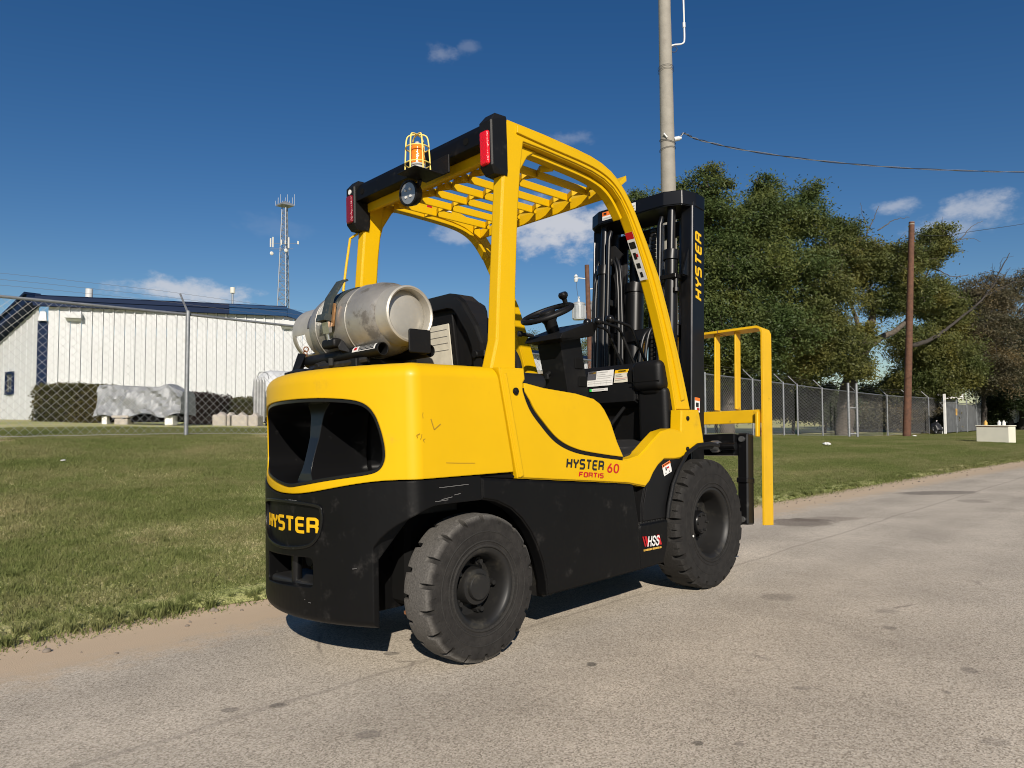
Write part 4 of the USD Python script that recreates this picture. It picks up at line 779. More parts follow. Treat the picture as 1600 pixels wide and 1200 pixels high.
# ------------------------------------------------------------------ trees
def tree(name, label, trunk, blobs, leaf, n, size, seed, bark='bark', limbs=(), twigs=0, group=None, shell=.55):
    """trunk: [(px, py, depth, radius)]; blobs: [(px, py, depth, rx, ry, weight)] crown lumps in metres across."""
    r_ = np.random.RandomState(seed); t = thing(name, label, 'tree' if 'tree' in name else 'shrub', group=group)
    tr = [pix(a, b_, c_) for a, b_, c_, _ in trunk]; tr[0][2] = min(tr[0][2], float(gh(tr[0][0], tr[0][1])) - .1)
    sp = smoothpath(tr, 6); rad_ = np.interp(np.linspace(0, 1, len(sp)), np.linspace(0, 1, len(trunk)), [q_[3] for q_ in trunk])
    sp[1:-1] += r_.normal(0, .03, sp[1:-1].shape); wood = [tube(sp, rad_, 14)]
    for lm in limbs:
        lp = smoothpath([pix(a, b_, c_) for a, b_, c_, _ in lm], 6); wood.append(tube(lp + r_.normal(0, .02, lp.shape), np.interp(np.linspace(0, 1, len(lp)), np.linspace(0, 1, len(lm)), [q_[3] for q_ in lm]), 8))
    C = []; W = np.array([b_[5] for b_ in blobs], float); W /= W.sum(); cl = []
    for (px, py, dep, rx, rz, w_), ww in zip(blobs, W):
        c_ = pix(px, py, dep); k = max(8, int(n * ww / 175))
        for i in range(k):
            v = r_.normal(size=3); v /= np.linalg.norm(v); rad_ = (shell + (1 - shell) * r_.rand()) if r_.rand() < .8 else r_.rand() * .6
            o = c_ + v * rad_ * np.array([rx, rx, rz]) ; cs = r_.uniform(.18, .46) * min(1.0, .45 + rx * .25); m_ = r_.randint(90, 270); cl.append((o, c_))
            C.append(o + r_.normal(0, 1, (m_, 3)) * cs * np.array([1, 1, .62]))
    C = np.vstack(C)
    if len(C) > n: C = C[r_.permutation(len(C))[:n]]
    C = C[C[:, 2] > gh(C[:, 0], C[:, 1]) + .1]
    for o, c_ in cl[::3]:
        s_ = c_ + (o - c_) * .1; m_ = (s_ + o) / 2 + r_.normal(0, .15, 3); wood.append(tube(smoothpath([s_, m_, o], 3), np.linspace(.045, .012, 7), 5))
    for i in range(twigs):
        o, c_ = cl[r_.randint(len(cl))]; e_ = o + (o - c_) * r_.uniform(.2, .55) + [0, 0, r_.uniform(0, .5)]; wood.append(tube(smoothpath([o, (o + e_) / 2 + r_.normal(0, .12, 3), e_], 3), np.linspace(.018, .006, 7), 4))
    part(t, 'trunk', wood, bark, smooth=True); part(t, 'crown', leaves(C, size, seed + 1), leaf, smooth=False)
    return t
# A: big tree behind the mast
tree('broad_tree', 'large dense green tree behind the mast, tallest in the photo', [(1136, 676, 31, .34), (1140, 620, 31, .27), (1150, 560, 31, .22), (1150, 470, 31, .15), (1120, 380, 31, .07)],
     [(1108, 300, 31, 1.0, 1.3, .9), (1100, 360, 31, 1.9, 1.6, 2), (1190, 350, 31.5, 1.6, 1.5, 1.8), (1205, 315, 32, .9, .9, .5), (1160, 430, 30, 2.3, 1.9, 3), (1080, 450, 31, 2.3, 1.9, 2.4), (1235, 430, 31, 1.9, 1.6, 2), (1130, 520, 29.5, 2.1, 1.5, 2.2), (1210, 515, 29.5, 1.8, 1.4, 1.8), (1010, 400, 33, 1.7, 2.2, 1.6), (1000, 330, 34, 1.1, 1.1, .6), (975, 460, 34, 1.1, 1.6, .9), (1255, 345, 32, 1.4, 1.2, 1.1), (1060, 320, 32, 1.0, 1.0, .6), (1180, 565, 30, 1.5, .8, .9), (1120, 585, 31, 1.5, .7, .8), (1012, 500, 34, 1.2, 1.3, .7), (1262, 300, 32.5, .6, .6, .25), (1192, 290, 32, .5, .5, .2)],
     'leaf_green', 235000, .068, 21, limbs=[[(1145, 560, 31, .13), (1200, 480, 31, .09), (1240, 410, 31, .04)], [(1148, 540, 31, .12), (1090, 460, 31, .08), (1060, 380, 31, .03)]])
# B: leaning pale trunk
tree('leaning_tree', 'tree with thick pale leaning trunk behind the tall narrow gate', [(1319, 686, 32, .42), (1321, 650, 32, .36), (1326, 600, 32, .31), (1340, 562, 32, .27), (1352, 540, 32.5, .23), (1362, 500, 33, .17), (1364, 455, 33, .10)],
     [(1290, 470, 31, 1.5, 1.5, 1.5), (1265, 520, 30.5, 1.6, 1.4, 1.6), (1300, 545, 30.5, 1.5, 1.1, 1.3), (1255, 575, 31, 1.3, .9, .8), (1345, 420, 33, 1.5, 1.0, 1.3), (1395, 410, 33, 1.4, 1.0, 1.2), (1330, 385, 33, 1.2, .8, .8), (1420, 450, 33, 1.1, 1.1, .9), (1450, 400, 34, 1.1, 1.1, .9), (1460, 460, 34, .8, .9, .5), (1382, 470, 33, 1.1, .7, .6), (1338, 575, 30.5, .7, .5, .5), (1350, 520, 31.5, .6, .5, .35), (1300, 400, 32, 1.2, 1.0, .8), (1310, 360, 33, .9, .6, .4), (1466, 365, 34, .7, .6, .35)],
     'leaf_olive', 150000, .064, 31, limbs=[[(1350, 545, 32.5, .19), (1378, 527, 33, .15), (1410, 508, 33, .11), (1432, 470, 33.5, .06), (1458, 400, 34, .03)], [(1353, 545, 32.5, .13), (1338, 500, 32, .09), (1320, 440, 32, .04)],
       [(1345, 400, 33, .05), (1352, 372, 33, .035), (1364, 345, 33, .02), (1372, 322, 33, .01)], [(1356, 360, 33, .02), (1348, 335, 33, .012), (1344, 318, 33, .008)], [(1372, 360, 33, .03), (1395, 345, 33, .018), (1420, 338, 33, .01)],
       [(1465, 390, 34, .035), (1500, 372, 34, .022), (1520, 352, 34, .012), (1535, 345, 34, .007)], [(1490, 378, 34, .018), (1515, 372, 34, .012), (1532, 378, 34, .007)], [(1460, 420, 34, .03), (1490, 432, 34, .018), (1515, 430, 34, .009)], [(1468, 445, 34, .03), (1495, 462, 34, .018), (1512, 468, 34, .009)]], twigs=120, shell=.5)
# C, D: browner trees at the right
tree('sparse_tree', 'thin brownish half bare tree right of the brown wooden pole', [(1535, 684, 42, .16), (1538, 640, 42, .13), (1530, 580, 42, .10), (1522, 500, 42, .05)],
     [(1500, 470, 42, 2.0, 1.4, 1.0), (1545, 465, 42, 1.8, 1.4, .9), (1520, 520, 41, 2.4, 1.6, 1.6), (1575, 510, 42, 1.8, 1.8, 1.1), (1490, 560, 41, 2.0, 1.6, 1.3), (1550, 580, 40.5, 2.2, 1.6, 1.5), (1440, 540, 42, 1.5, 1.5, .9), (1595, 450, 43, 1.2, 1.2, .4)],
     'leaf_brown', 120000, .060, 41, bark='bark_dark', limbs=[[(1425, 540, 36, .13), (1455, 530, 37, .10), (1490, 505, 38, .07), (1540, 462, 40, .05), (1562, 425, 40, .035), (1578, 395, 40, .015)], [(1540, 462, 40, .04), (1575, 445, 40, .025), (1600, 440, 40, .015), (1640, 445, 40, .008)], [(1560, 540, 42, .06), (1590, 490, 42, .035), (1610, 460, 42, .015)], [(1562, 425, 40, .02), (1566, 405, 40, .012), (1585, 400, 40, .006)]], twigs=260, shell=.4)
tree('olive_tree', 'olive green bushy tree just right of the brown wooden pole', [(1462, 684, 40, .18), (1460, 600, 40, .14), (1455, 520, 40, .06)],
     [(1450, 470, 40, 1.4, 1.1, .9), (1485, 490, 40, 1.3, 1.2, .9), (1440, 540, 39, 1.7, 1.4, 1.5), (1490, 560, 39, 1.6, 1.3, 1.3), (1455, 600, 39, 1.6, 1.0, 1.1), (1505, 585, 39.5, 1.1, .8, .7), (1410, 600, 39.5, 1.1, 1.1, .8)], 'leaf_olive', 110000, .068, 51, bark='bark_dark', twigs=60)
tree('dark_tree', 'dark dense tree at the right edge above the white truck', [(1600, 684, 44, .3), (1600, 620, 44, .25), (1600, 540, 44, .1)], [(1595, 560, 43, 1.8, 1.7, 1.6), (1630, 520, 44, 2.0, 1.8, 1.2), (1570, 610, 43, 1.4, .9, 1), (1610, 620, 42.5, 1.6, .7, 1), (1548, 640, 44, 1.0, .9, .7)], 'leaf_dark', 60000, .072, 61, bark='bark_dark')
tree('orange_tree', 'small tree with yellow and orange leaves above the screened fence', [(1478, 684, 42.5, .1), (1476, 640, 42.5, .08), (1470, 600, 42.5, .04)], [(1462, 592, 38.6, .9, .6, 1), (1478, 605, 38.6, .7, .4, .7), (1445, 575, 38.6, .5, .4, .3)], 'leaf_yellow', 5200, .06, 71, bark='bark_dark')
# understorey behind the far fence
for k, (px, py, dep, rx, rz, lf, nn_, lb) in enumerate(((1120, 610, 36, 2.4, 1.5, 'leaf_dark', 9000, 'dark shrub behind the far fence, under the big tree'), (1185, 615, 36, 2.0, 1.4, 'leaf_dark', 8000, 'dark shrub behind the fence, right of the yellow backrest'), (1240, 620, 37, 2.0, 1.4, 'leaf_dark', 8000, 'dark shrub behind the double fence post'),
      (1290, 632, 38, 1.8, 1.1, 'leaf_dark', 7000, 'dark shrub behind the fence, left of the leaning trunk'), (1368, 612, 44, 1.6, .7, 'leaf_yellow', 5000, 'yellow green shrub between the leaning trunk and the wooden pole'), (1378, 645, 40, 1.6, .9, 'leaf_brown', 5000, 'brown shrub behind the fence, left of the wooden pole'),
      (1442, 655, 39, 1.5, 1.0, 'leaf_brown', 6500, 'brown vine thicket right of the wooden pole'), (1420, 640, 41, 1.0, 1.2, 'leaf_olive', 4500, 'olive thicket directly behind the wooden pole'), (1556, 668, 46, 1.5, .9, 'leaf_dark', 5000, 'dark shrub behind the cream steel box'),
      (1340, 655, 42, 1.6, 1.0, 'leaf_dark', 6000, 'dark shrub behind the tall narrow gate'), (830, 540, 75, 3.2, 1.5, 'leaf_yellow', 6000, 'yellow green treetop above the far shed, left of the steering column'), (945, 545, 62, 2.4, 2.2, 'leaf_olive', 7000, 'olive treetop above the far shed, between steering column and mast'),
      (770, 560, 78, 3.0, 1.0, 'leaf_olive', 4000, 'low olive treetop hidden partly by the yellow rear post'))):
    p_ = pix(px, py, dep); zb_ = float(gh(*p_[:2])); tree('shrub', lb, [(px, 690, dep, .09), (px, py + 10, dep, .06), (px, py - 10, dep, .03)], [(px, py, dep, rx, rz, 1), (px + 12, py + 8, dep, rx * .7, rz * .8, .7), (px - 12, py + 6, dep - .4, rx * .7, rz * .8, .7)], lf, int(nn_ * 2.2), .075, 90 + k, bark='bark_dark')
f = thing('white_roofed_house', 'far low house with white fascia half hidden behind the thicket', 'house'); p, q = pix(1432, 650, 58), pix(1500, 650, 60); d = (q - p) * [1, 1, 0]; L = np.linalg.norm(d); d /= L; n_ = np.array([d[1], -d[0], 0]); n_ = n_ if n_ @ FWD < 0 else -n_
zr_ = .939 + (650 - 621) / 1110 * 58
part(f, 'wall', wallbox(p, d, n_, .2, L - .2, -5, 0, 0, zr_ - .25), 'grey_screen'); part(f, 'fascia', wallbox(p, d, n_, 0, L, -5.3, .4, zr_ - .24, zr_ + .18), 'white_paint'); part(f, 'roof', hull([p * [1, 1, 0] + d * u + n_ * v + [0, 0, z] for u in (0, L) for v, z in ((.4, zr_ + .19), (-2.5, zr_ + .9), (-5.3, zr_ + .19))]), 'grey_screen')
# ------------------------------------------------------------------ the forklift (x forward from the front axle, y left, z up)
FL = thing('forklift', 'yellow and black counterbalance forklift truck parked on the road', 'forklift', rot=(-math.degrees(TAU), 0, 0))
MX = lambda P: m3.Manifold  # noqa
def both(name, mesh, m, smooth=35, label=None, parent=None, c=0.0):
    a = part(parent or FL, name, mesh, m, smooth, label); b = part(parent or FL, name, mirror(cat(*mesh) if isinstance(mesh, list) else mesh, c), m, smooth); return a, b
# ---- counterweight
X0, K, YW = -2.14, .655, .555
def plan(ins=0.0, xf=-1.40, n=36):
    """Plan outline of the counterweight, moved inwards by ins."""
    y = np.linspace(-YW, YW, n); P = [(X0 + K * v * v, v) for v in y]
    poly = Polygon(P + [(xf, YW), (xf, -YW)]); c = .07
    poly = poly.buffer(-c, quad_segs=8).buffer(c, quad_segs=8)
    return poly.buffer(-ins, quad_segs=6) if ins > 0 else poly
def solid(z0, z1, ins=0.0, rt=0.0, rb=0.0):
    """The plan outline raised from z0 to z1 with rounded top and bottom edges (it is convex)."""
    P = []
    def ring(i, z): P.extend([(x, y, z) for x, y in np.array(plan(i).exterior.coords)])
    if rb: 
        for a in np.linspace(0, np.pi / 2, 6): ring(ins + rb * (1 - math.sin(a)), z0 + rb * (1 - math.cos(a)))
    else: ring(ins, z0)
    if rt:
        for a in np.linspace(0, np.pi / 2, 9): ring(ins + rt * (1 - math.cos(a)), z1 - rt + rt * math.sin(a))
    else: ring(ins, z1)
    return mani(hull(P))
def split(off=0.0): 
    ys = np.linspace(-.7, .7, 41); return [(y, .648 + off + .052 * float(smooth01(np.array((abs(y) - .02) / .48)))) for y in ys]
below = lambda off: mani(prism(Polygon(split(off) + [(.7, -1), (-.7, -1)]), -3, 0, 'yz'))
above = lambda off: mani(prism(Polygon(split(off) + [(.7, 2), (-.7, 2)]), -3, 0, 'yz'))
wheel_prof = Polygon([(-2.035, -.3), (-1.16, -.3), (-1.16, .605), (-2.035, .605)]).buffer(-.2, quad_segs=10).buffer(.2, quad_segs=10).union(sbox(-2.035, -.3, -1.16, .2))
arch = lambda s: mani(prism(wheel_prof, -.9, -.412, 'xz')) if s < 0 else mani(mirror(prism(wheel_prof, -.9, -.412, 'xz')))
vr = [(0, .682), (-.10, .692), (-.20, .706), (-.31, .720), (-.385, .730), (-.422, .742), (-.438, .768), (-.441, .80), (-.436, .84), (-.425, .885), (-.410, .925), (-.385, .957), (-.345, .975), (-.27, .986), (-.16, .993), (0, .995)]
vent = Polygon(smoothpath(vr + [(-y, z) for y, z in vr[::-1]][1:-1], 5, closed=True)).buffer(0)
front_cut = mani(prism([(-1.535, 1.3), (-1.53, 1.10), (-1.442, .64), (-1.442, .3), (-1.0, .3), (-1.0, 1.3)], -1, 1, 'xz'))
yel = solid(.60, 1.118, .006, rt=.055) - below(0.0) - mani(prism(vent.buffer(.012), -3, -1.76, 'yz')) - front_cut
part(FL, 'counterweight', yel, 'yellow_paint', smooth=32)
black = solid(.182, .80, 0.0, rb=.03) - above(-.004) - arch(-1) - arch(1) - mani(prism([(-1.639, 0), (-1.0, 0), (-1.0, 1), (-1.639, 1)], -1, 1, 'xz'))
badge = rounded(Polygon(smoothpath([(-.205, .585), (-.19, .603), (-.08, .612), (.03, .614), (.15, .612), (.25, .603), (.265, .585), (.262, .54), (.24, .488), (.18, .460), (.03, .447), (-.12, .460), (-.18, .488), (-.205, .54)], 5, closed=True)), .01)
pin = rounded([(-.160, .418), (.222, .408), (.222, .29), (-.165, .312)], .02)
well = prism([(-2.005, -.3), (-1.0, -.3), (-1.0, .56), (-1.86, .56), (-2.005, .42)], -.9, -.20, 'xz'); black = black - mani(well) - mani(mirror(well))
black = black - (mani(prism(badge, -3, -1.9, 'yz')) - solid(0, 1, .010)) - mani(prism(pin, -3, -1.93, 'yz'))
cwb = part(FL, 'counterweight_base', black, 'black_paint', smooth=32, label='black lower counterweight with wheel clearance and tow recess')
part(cwb, 'tow_pin', cyl((-2.085, .03, .29), (-2.085, .03, .44), .020, 16), 'black_gloss'); part(cwb, 'tow_pin_knob', cyl((-2.0, .09, .37), (-1.97, .09, .37), .03, 16), 'rim_paint')
part(cwb, 'tow_recess_floor', rbox(-2.10, -1.94, -.16, .22, .275, .315, .015), 'rim_paint')
arc = lambda y, d=0.0: np.array([X0 + K * y * y + d * 1.0, y, 0])
def on_arc(shape, yc, zc, inset, th):
    """A flat shape wrapped on the rounded rear face, reading from the left (+y) to the right."""
    t = flat(shape, th); t = t.subdivide_to_size(.012) if False else t
    v, f_ = trimesh.remesh.subdivide_to_size(t.vertices, t.faces, .02); b = shape.bounds; y = yc - (v[:, 0] - (b[0] + b[2]) / 2); 
    return trimesh.Trimesh(np.stack([X0 + K * y * y + inset - v[:, 2], y, zc + v[:, 1] - (b[1] + b[3]) / 2], 1), f_, process=False)
lt = on_arc(lettering('HYSTER', .061, .43, .185), .033, .532, .0096, .002); lt.fix_normals(); part(cwb, 'lettering', lt, 'decal_yellow', smooth=False, label='yellow brand lettering on the rear badge')
rim = badge.buffer(.010).difference(badge.buffer(-.001)); t = on_arc(Polygon([(-y, z) for y, z in rim.exterior.coords], [[(-y, z) for y, z in rim.interiors[0].coords]]), .03, .5305, .0, .005); t.fix_normals(); part(cwb, 'badge_rim', t, 'black_gloss', smooth=False)
# vent duct: liner, pillar, back wall with louvres
liner = (mani(prism(vent.buffer(.011), -3, -1.765, 'yz')) - mani(prism(vent.buffer(-.002), -3, -1.79, 'yz'))) ^ solid(.3, 1.1, .012)
vd = part(FL, 'vent_duct', liner, 'black_gloss', smooth=30)
pil = Polygon(smoothpath([(-.085, 1.01), (-.052, .95), (-.038, .87), (-.032, .79), (-.036, .73), (-.06, .67), (.06, .67), (.036, .73), (.032, .79), (.038, .87), (.052, .95), (.085, 1.01)], 5, closed=True)).buffer(0)
part(vd, 'vent_pillar', mani(prism(pil, -3, -1.80, 'yz')) ^ mani(prism([(-2.075, .6), (-2.06, .72), (-2.02, .86), (-1.985, 1.1), (-1.7, 1.1), (-1.7, .6)], -.2, .2, 'xz')) ^ mani(prism(vent, -3, -1.7, 'yz')), 'black_gloss', smooth=40)
# ---- side frame, hood, skirt
curve = [(-1.392, 1.055), (-1.392, 1.02), (-1.358, .950), (-1.303, .891), (-1.208, .813), (-1.086, .766), (-.91, .737), (-.74, .716)]
cs = smoothpath(curve, 6)
hood_poly = Polygon([tuple(v) for v in cs + np.array([.010, .010]) * np.clip((1.02 - cs[:, 1:2]) / .05, 0, 1) + [.008, 0]] + [(-.738, .724), (-.785, .80), (-.827, .89), (-.871, .948), (-.90, .974), (-.945, .996), (-1.07, 1.018), (-1.275, 1.037)]).buffer(0)
hood = mani(prism(hood_poly, -.556, .556, 'xz'))
part(FL, 'hood', hood, 'yellow_paint', smooth=40)
part(FL, 'hood_gasket', prism(LineString(cs[4:]).buffer(.018, cap_style='flat'), -.552, .552, 'xz'), 'black_plastic', smooth=30)
side = Polygon([(-1.525, 1.115), (-1.438, .672), (-1.1, .640), (-.709, .602), (-.572, .577), (-.535, .60), (-.50, .640), (-.455, .675), (-.40, .702), (-.305, .698), (-.255, .70), (-.013, .765), (-.021, .815), (-.05, .95), (-.22, .95), (-.235, .84), (-.33, .855), (-.42, .84), (-.50, .795), (-.56, .758), (-.613, .730), (-.70, .716)] + [tuple(v) for v in cs[::-1]] + [(-1.38, 1.07), (-1.384, 1.115)])
side = side.buffer(0)
both('side_frame', edged(side, -.556, -.49, .005, side='low'), 'yellow_paint')
both('frame_crease', edged([(-1.50, 1.09), (-1.487, 1.09), (-1.405, .68), (-1.425, .675)], -.560, -.55, .003, side='low'), 'yellow_paint')
bolt = lambda x, z, y=-.562, r_=.012: [cyl((x, y + .006, z), (x, y, z), r_, 14), cyl((x, y, z), (x, y - .004, z), r_ * .55, 6)]
for nm, x, z, rr_ in (('frame_plug', -1.44, 1.02, .015), ('leg_bolt', -.17, .905, .012), ('leg_bolt', -.185, .745, .012)): part(FL, nm, bolt(x, z, -.562, rr_), 'black_plastic')
skirt = Polygon([(-1.632, .688), (-1.632, .606), (-1.56, .592), (-1.482, .557), (-1.425, .512), (-1.378, .458), (-1.34, .395), (-1.309, .322), (-1.292, .25), (-1.287, .188), (-.64, .193), (-.638, .42), (-.668, .586), (-.672, .597), (-1.0, .627), (-1.43, .668)])
both('side_skirt', edged(skirt, -.556, -.50, .006, side='low'), 'black_paint')
both('skirt_slot', edged([(-1.632, .700), (-1.632, .690), (-1.443, .672), (-1.436, .682), (-1.47, .700), (-1.60, .712)], -.535, -.50, .002), 'dark_inside')
step = Polygon([(-.634, .192), (-.44, .196), (-.40, .28), (-.385, .395), (-.40, .402), (-.62, .402), (-.634, .38)])
both('step', edged(step, -.552, -.42, .006, side='low'), 'black_paint')
both('step_recess', cbox(-.70, -.38, -.50, -.40, .36, .64, .004), 'dark_inside')
both('step_tread', [cbox(-.625 + .022 * i, -.612 + .022 * i, -.54, -.44, .403, .410, .002) for i in range(10)] + [cbox(-.63, -.40, -.545, -.43, .398, .404, .002)], 'rim_paint')
fend = [(-.600, .405), (-.590, .50), (-.556, .590), (-.50, .655), (-.43, .705), (-.33, .742), (-.22, .772), (-.10, .782), (.08, .770), (.14, .755)]
fin = [(.10, .735), (-.10, .738), (-.205, .705), (-.29, .63), (-.345, .56), (-.385, .47), (-.395, .405)]
both('fender', edged(Polygon(fend + fin), -.548, -.35, .010, side='low'), 'black_plastic')
both('fender_lip', tube([(.15, -.548, .752), (.05, -.556, .766), (-.09, -.562, .762), (-.20, -.562, .722), (-.285, -.562, .645), (-.342, -.562, .572), (-.385, -.560, .47), (-.398, -.558, .41)], .011, 8), 'black_plastic')
part(FL, 'chassis', [cbox(-1.20, -.30, -.40, .40, .16, .58, .02), cbox(-1.80, -1.20, -.30, .30, .20, .60, .02), cbox(-.30, .10, -.36, .36, .18, .66, .02), cbox(-1.42, -.40, -.49, .49, .55, .66, .02)], 'dark_inside')
both('inner_wheel_arch', [hull([(x, y, z) for x, z in ((-1.26, .17), (-1.25, .40), (-1.31, .53), (-1.20, .17)) for y in (-.50, -.36)])], 'rim_paint')
ax_ = part(FL, 'steer_axle', [cyl((-1.626, -.42, .275), (-1.626, .42, .275), .05, 14), cbox(-1.72, -1.53, -.3, .3, .22, .33, .02), tube([(-1.78, -.40, .25), (-1.70, 0, .26), (-1.78, .40, .25)], .02, 8)], 'rim_paint'); part(ax_, 'tie_rod_end', [cyl((-1.80, -.40, .21), (-1.80, -.40, .27), .028, 12), cbox(-1.88, -1.74, -.44, -.38, .20, .215, .004)], 'rust')
# ---- wheels
def wheel(name, c, R, hw, rb, ro, worn, sgn, nl, gd, label, depth):
    w = sub(FL, name, label); gw = .008 if worn else .0105
    prof = [(rb, -hw * .80), (rb + .012, -hw * .93), (ro, -hw * .99), (ro + .004, -hw), (R - .045, -hw * 1.0), (R - .022, -hw * .97), (R - .004, -hw * .80), (R, -hw * .55), (R, hw * .55), (R - .004, hw * .8), (R - .022, hw * .97), (ro, hw), (rb + .012, hw * .93), (rb, hw * .8), (rb, -hw * .8)]
    t = mani(lathe(prof, (0, 0, 0), 'y', 96)); cut = []
    for s in (-1, 1):
        for i in range(nl):
            a = 2 * np.pi * (i + (.5 if s > 0 else 0)) / nl; g_ = hull([(u, s * v, wz) for u in (-gw, gw) for v, wz in ((hw * .30, R + .01), (hw * .42, R - gd * .6), (hw * 1.03, R - gd * 1.5), (hw * 1.03, R + .01))] + [(gw * 1.6, s * hw * 1.03, R + .01), (-gw * 1.6, s * hw * 1.03, R + .01)])
            m_ = trimesh.transformations.rotation_matrix(a, [0, 1, 0]); g_.apply_transform(m_); cut.append(mani(g_))
            if not worn:
                h_ = cbox(-.0025, .0025, min(s * hw * .55, s * hw * 1.03), max(s * hw * .55, s * hw * 1.03), R - gd * .45, R + .01, .0005); h_.apply_transform(trimesh.transformations.rotation_matrix(a + np.pi / nl, [0, 1, 0])); cut.append(mani(h_))
            else:
                h_ = cbox(-.003, .003, min(s * hw * .97, s * hw * 1.03), max(s * hw * .97, s * hw * 1.03), R - .042, R - .012, .0005); h_.apply_transform(trimesh.transformations.rotation_matrix(a + np.pi / nl, [0, 1, 0])); cut.append(mani(h_))
    t = t - m3.Manifold.batch_boolean(cut, m3.OpType.Add); t = tm(t); t.vertices += c
    part(w, 'tyre', t, 'rubber_worn' if worn else 'rubber', smooth=28)
    part(w, 'bead_ring', [torus((c[0], c[1] + sgn * hw * .985, c[2]), (0, 1, 0), ro + (R - ro) * .28, .0035, 64, 6), torus((c[0], c[1] + sgn * hw * .93, c[2]), (0, 1, 0), rb + .016, .006, 64, 8), torus((c[0], c[1] + sgn * hw * .96, c[2]), (0, 1, 0), rb + .034, .004, 64, 6)], 'rubber', smooth=True)
    o = c[1]; y0, y1 = o + sgn * hw * .82, o + sgn * (hw - depth)
    rp = [(rb + .004, y0), (rb + .010, o + sgn * hw * .90), (rb - .002, o + sgn * hw * .91), (rb - .012, y0), (rb - .022, y0 - sgn * .02), (rb - .028, y1), (.055, y1 - sgn * .004), (.0, y1 - sgn * .004), (.0, y1 - sgn * .02), (rb, y1 - sgn * .02), (rb + .004, y0)]
    part(w, 'rim', lathe(rp, (c[0], 0, c[2]), 'y', 64), 'rim_paint', smooth=40)
    return w, y1
front_lbl = ['right front drive wheel with deep lugs', 'left front drive wheel']; rear_lbl = ['right rear steer wheel with worn tread', 'left rear steer wheel']
for k, s in enumerate((-1, 1)):
    w, y1 = wheel('front_wheel', (0, s * .484, .342), .342, .095, .182, .235, False, s, 22, .027, front_lbl[k], .125)
    hub = lathe([(0, y1 + s * .06), (.055, y1 + s * .06), (.062, y1 + s * .052), (.066, y1 + s * .02), (.085, y1 + s * .015), (.088, y1), (0, y1)], (0, 0, .342), 'y', 36); part(w, 'hub', hub, 'black_gloss')
    for i in range(8): a = i * np.pi / 4 + .2; part(w, 'lug_nut', cyl((.075 * math.cos(a), y1 + s * .01, .342 + .075 * math.sin(a)), (.075 * math.cos(a), y1 + s * .034, .342 + .075 * math.sin(a)), .010, 6), 'bright_steel' if i == 0 else 'rim_paint')
    for i in range(6): a = i * np.pi / 3; part(w, 'hub_bolt', cyl((.045 * math.cos(a), y1 + s * .06, .342 + .045 * math.sin(a)), (.045 * math.cos(a), y1 + s * .069, .342 + .045 * math.sin(a)), .007, 6), 'rim_paint')
    part(w, 'valve_mark', cyl((-.205, s * .5795, .30), (-.205, s * .5815, .30), .006, 8), 'decal_white')
    w, y1 = wheel('rear_wheel', (-1.626, s * .472, .275), .275, .079, .140, .185, True, s, 18, .023, rear_lbl[k], .100)
    part(w, 'hub', lathe([(0, y1 + s * .072), (.046, y1 + s * .072), (.050, y1 + s * .066), (.050, y1 + s * .058), (.066, y1 + s * .056), (.070, y1 + s * .046), (.072, y1), (0, y1)], (-1.626, 0, .275), 'y', 36), 'rim_paint')
    for i in range(5): a = i * 2 * np.pi / 5 + 1.25; part(w, 'lug_nut', [cyl((-1.626 + .094 * math.cos(a), y1, .275 + .094 * math.sin(a)), (-1.626 + .094 * math.cos(a), y1 + s * .03, .275 + .094 * math.sin(a)), .015, 6), cyl((-1.626 + .094 * math.cos(a), y1, .275 + .094 * math.sin(a)), (-1.626 + .094 * math.cos(a), y1 + s * .048, .275 + .094 * math.sin(a)), .009, 10)], 'rim_paint')
# ---- lettering and stickers of the right flank
def side_text(shape, x, z, ang, m_, y=-.5568, name='lettering', label=None, th=.0012):
    t = flat(shape, th); ca, sa = math.cos(ang), math.sin(ang); t = place(t, (x, y, z), (ca, 0, sa), (-sa, 0, ca), (0, -1, 0)); t.fix_normals(); return part(FL, name, t, m_, smooth=False, label=label)
sl = math.radians(-5.8)
side_text(lettering('HYSTER', .046, .256, .2, 6), -1.150, .697, sl, 'decal_black', label='black brand lettering on the right flank')
side_text(lettering('FORTIS', .0225, .172, .2, 6), -1.068, .656, sl, 'decal_red', label='red model lettering on the right flank')
from shapely import affinity
def glyphs(txt, h, bold=True):
    t = meshkit.text_mesh(txt, h, .001, bold); return t
def tri_text(txt, h, x, z, ang, m_, y, wscale=1.0, slant=.18, label=None, parent=None):
    t = glyphs(txt, h); v = t.vertices.copy(); v[:, 0] = v[:, 0] * wscale + v[:, 1] * slant; ca, sa = math.cos(ang), math.sin(ang)
    t = trimesh.Trimesh(np.array((x, y, z)) + v[:, :1] * [ca, 0, sa] + v[:, 1:2] * [-sa, 0, ca] + v[:, 2:3] * [0, -1, 0], t.faces, process=False); t.fix_normals(); return part(parent or FL, 'lettering', t, m_, smooth=False, label=label)
tri_text('60', .040, -.876, .665, sl, 'decal_red', -.5568, 1.35, .10, label='red capacity figure on the right flank')
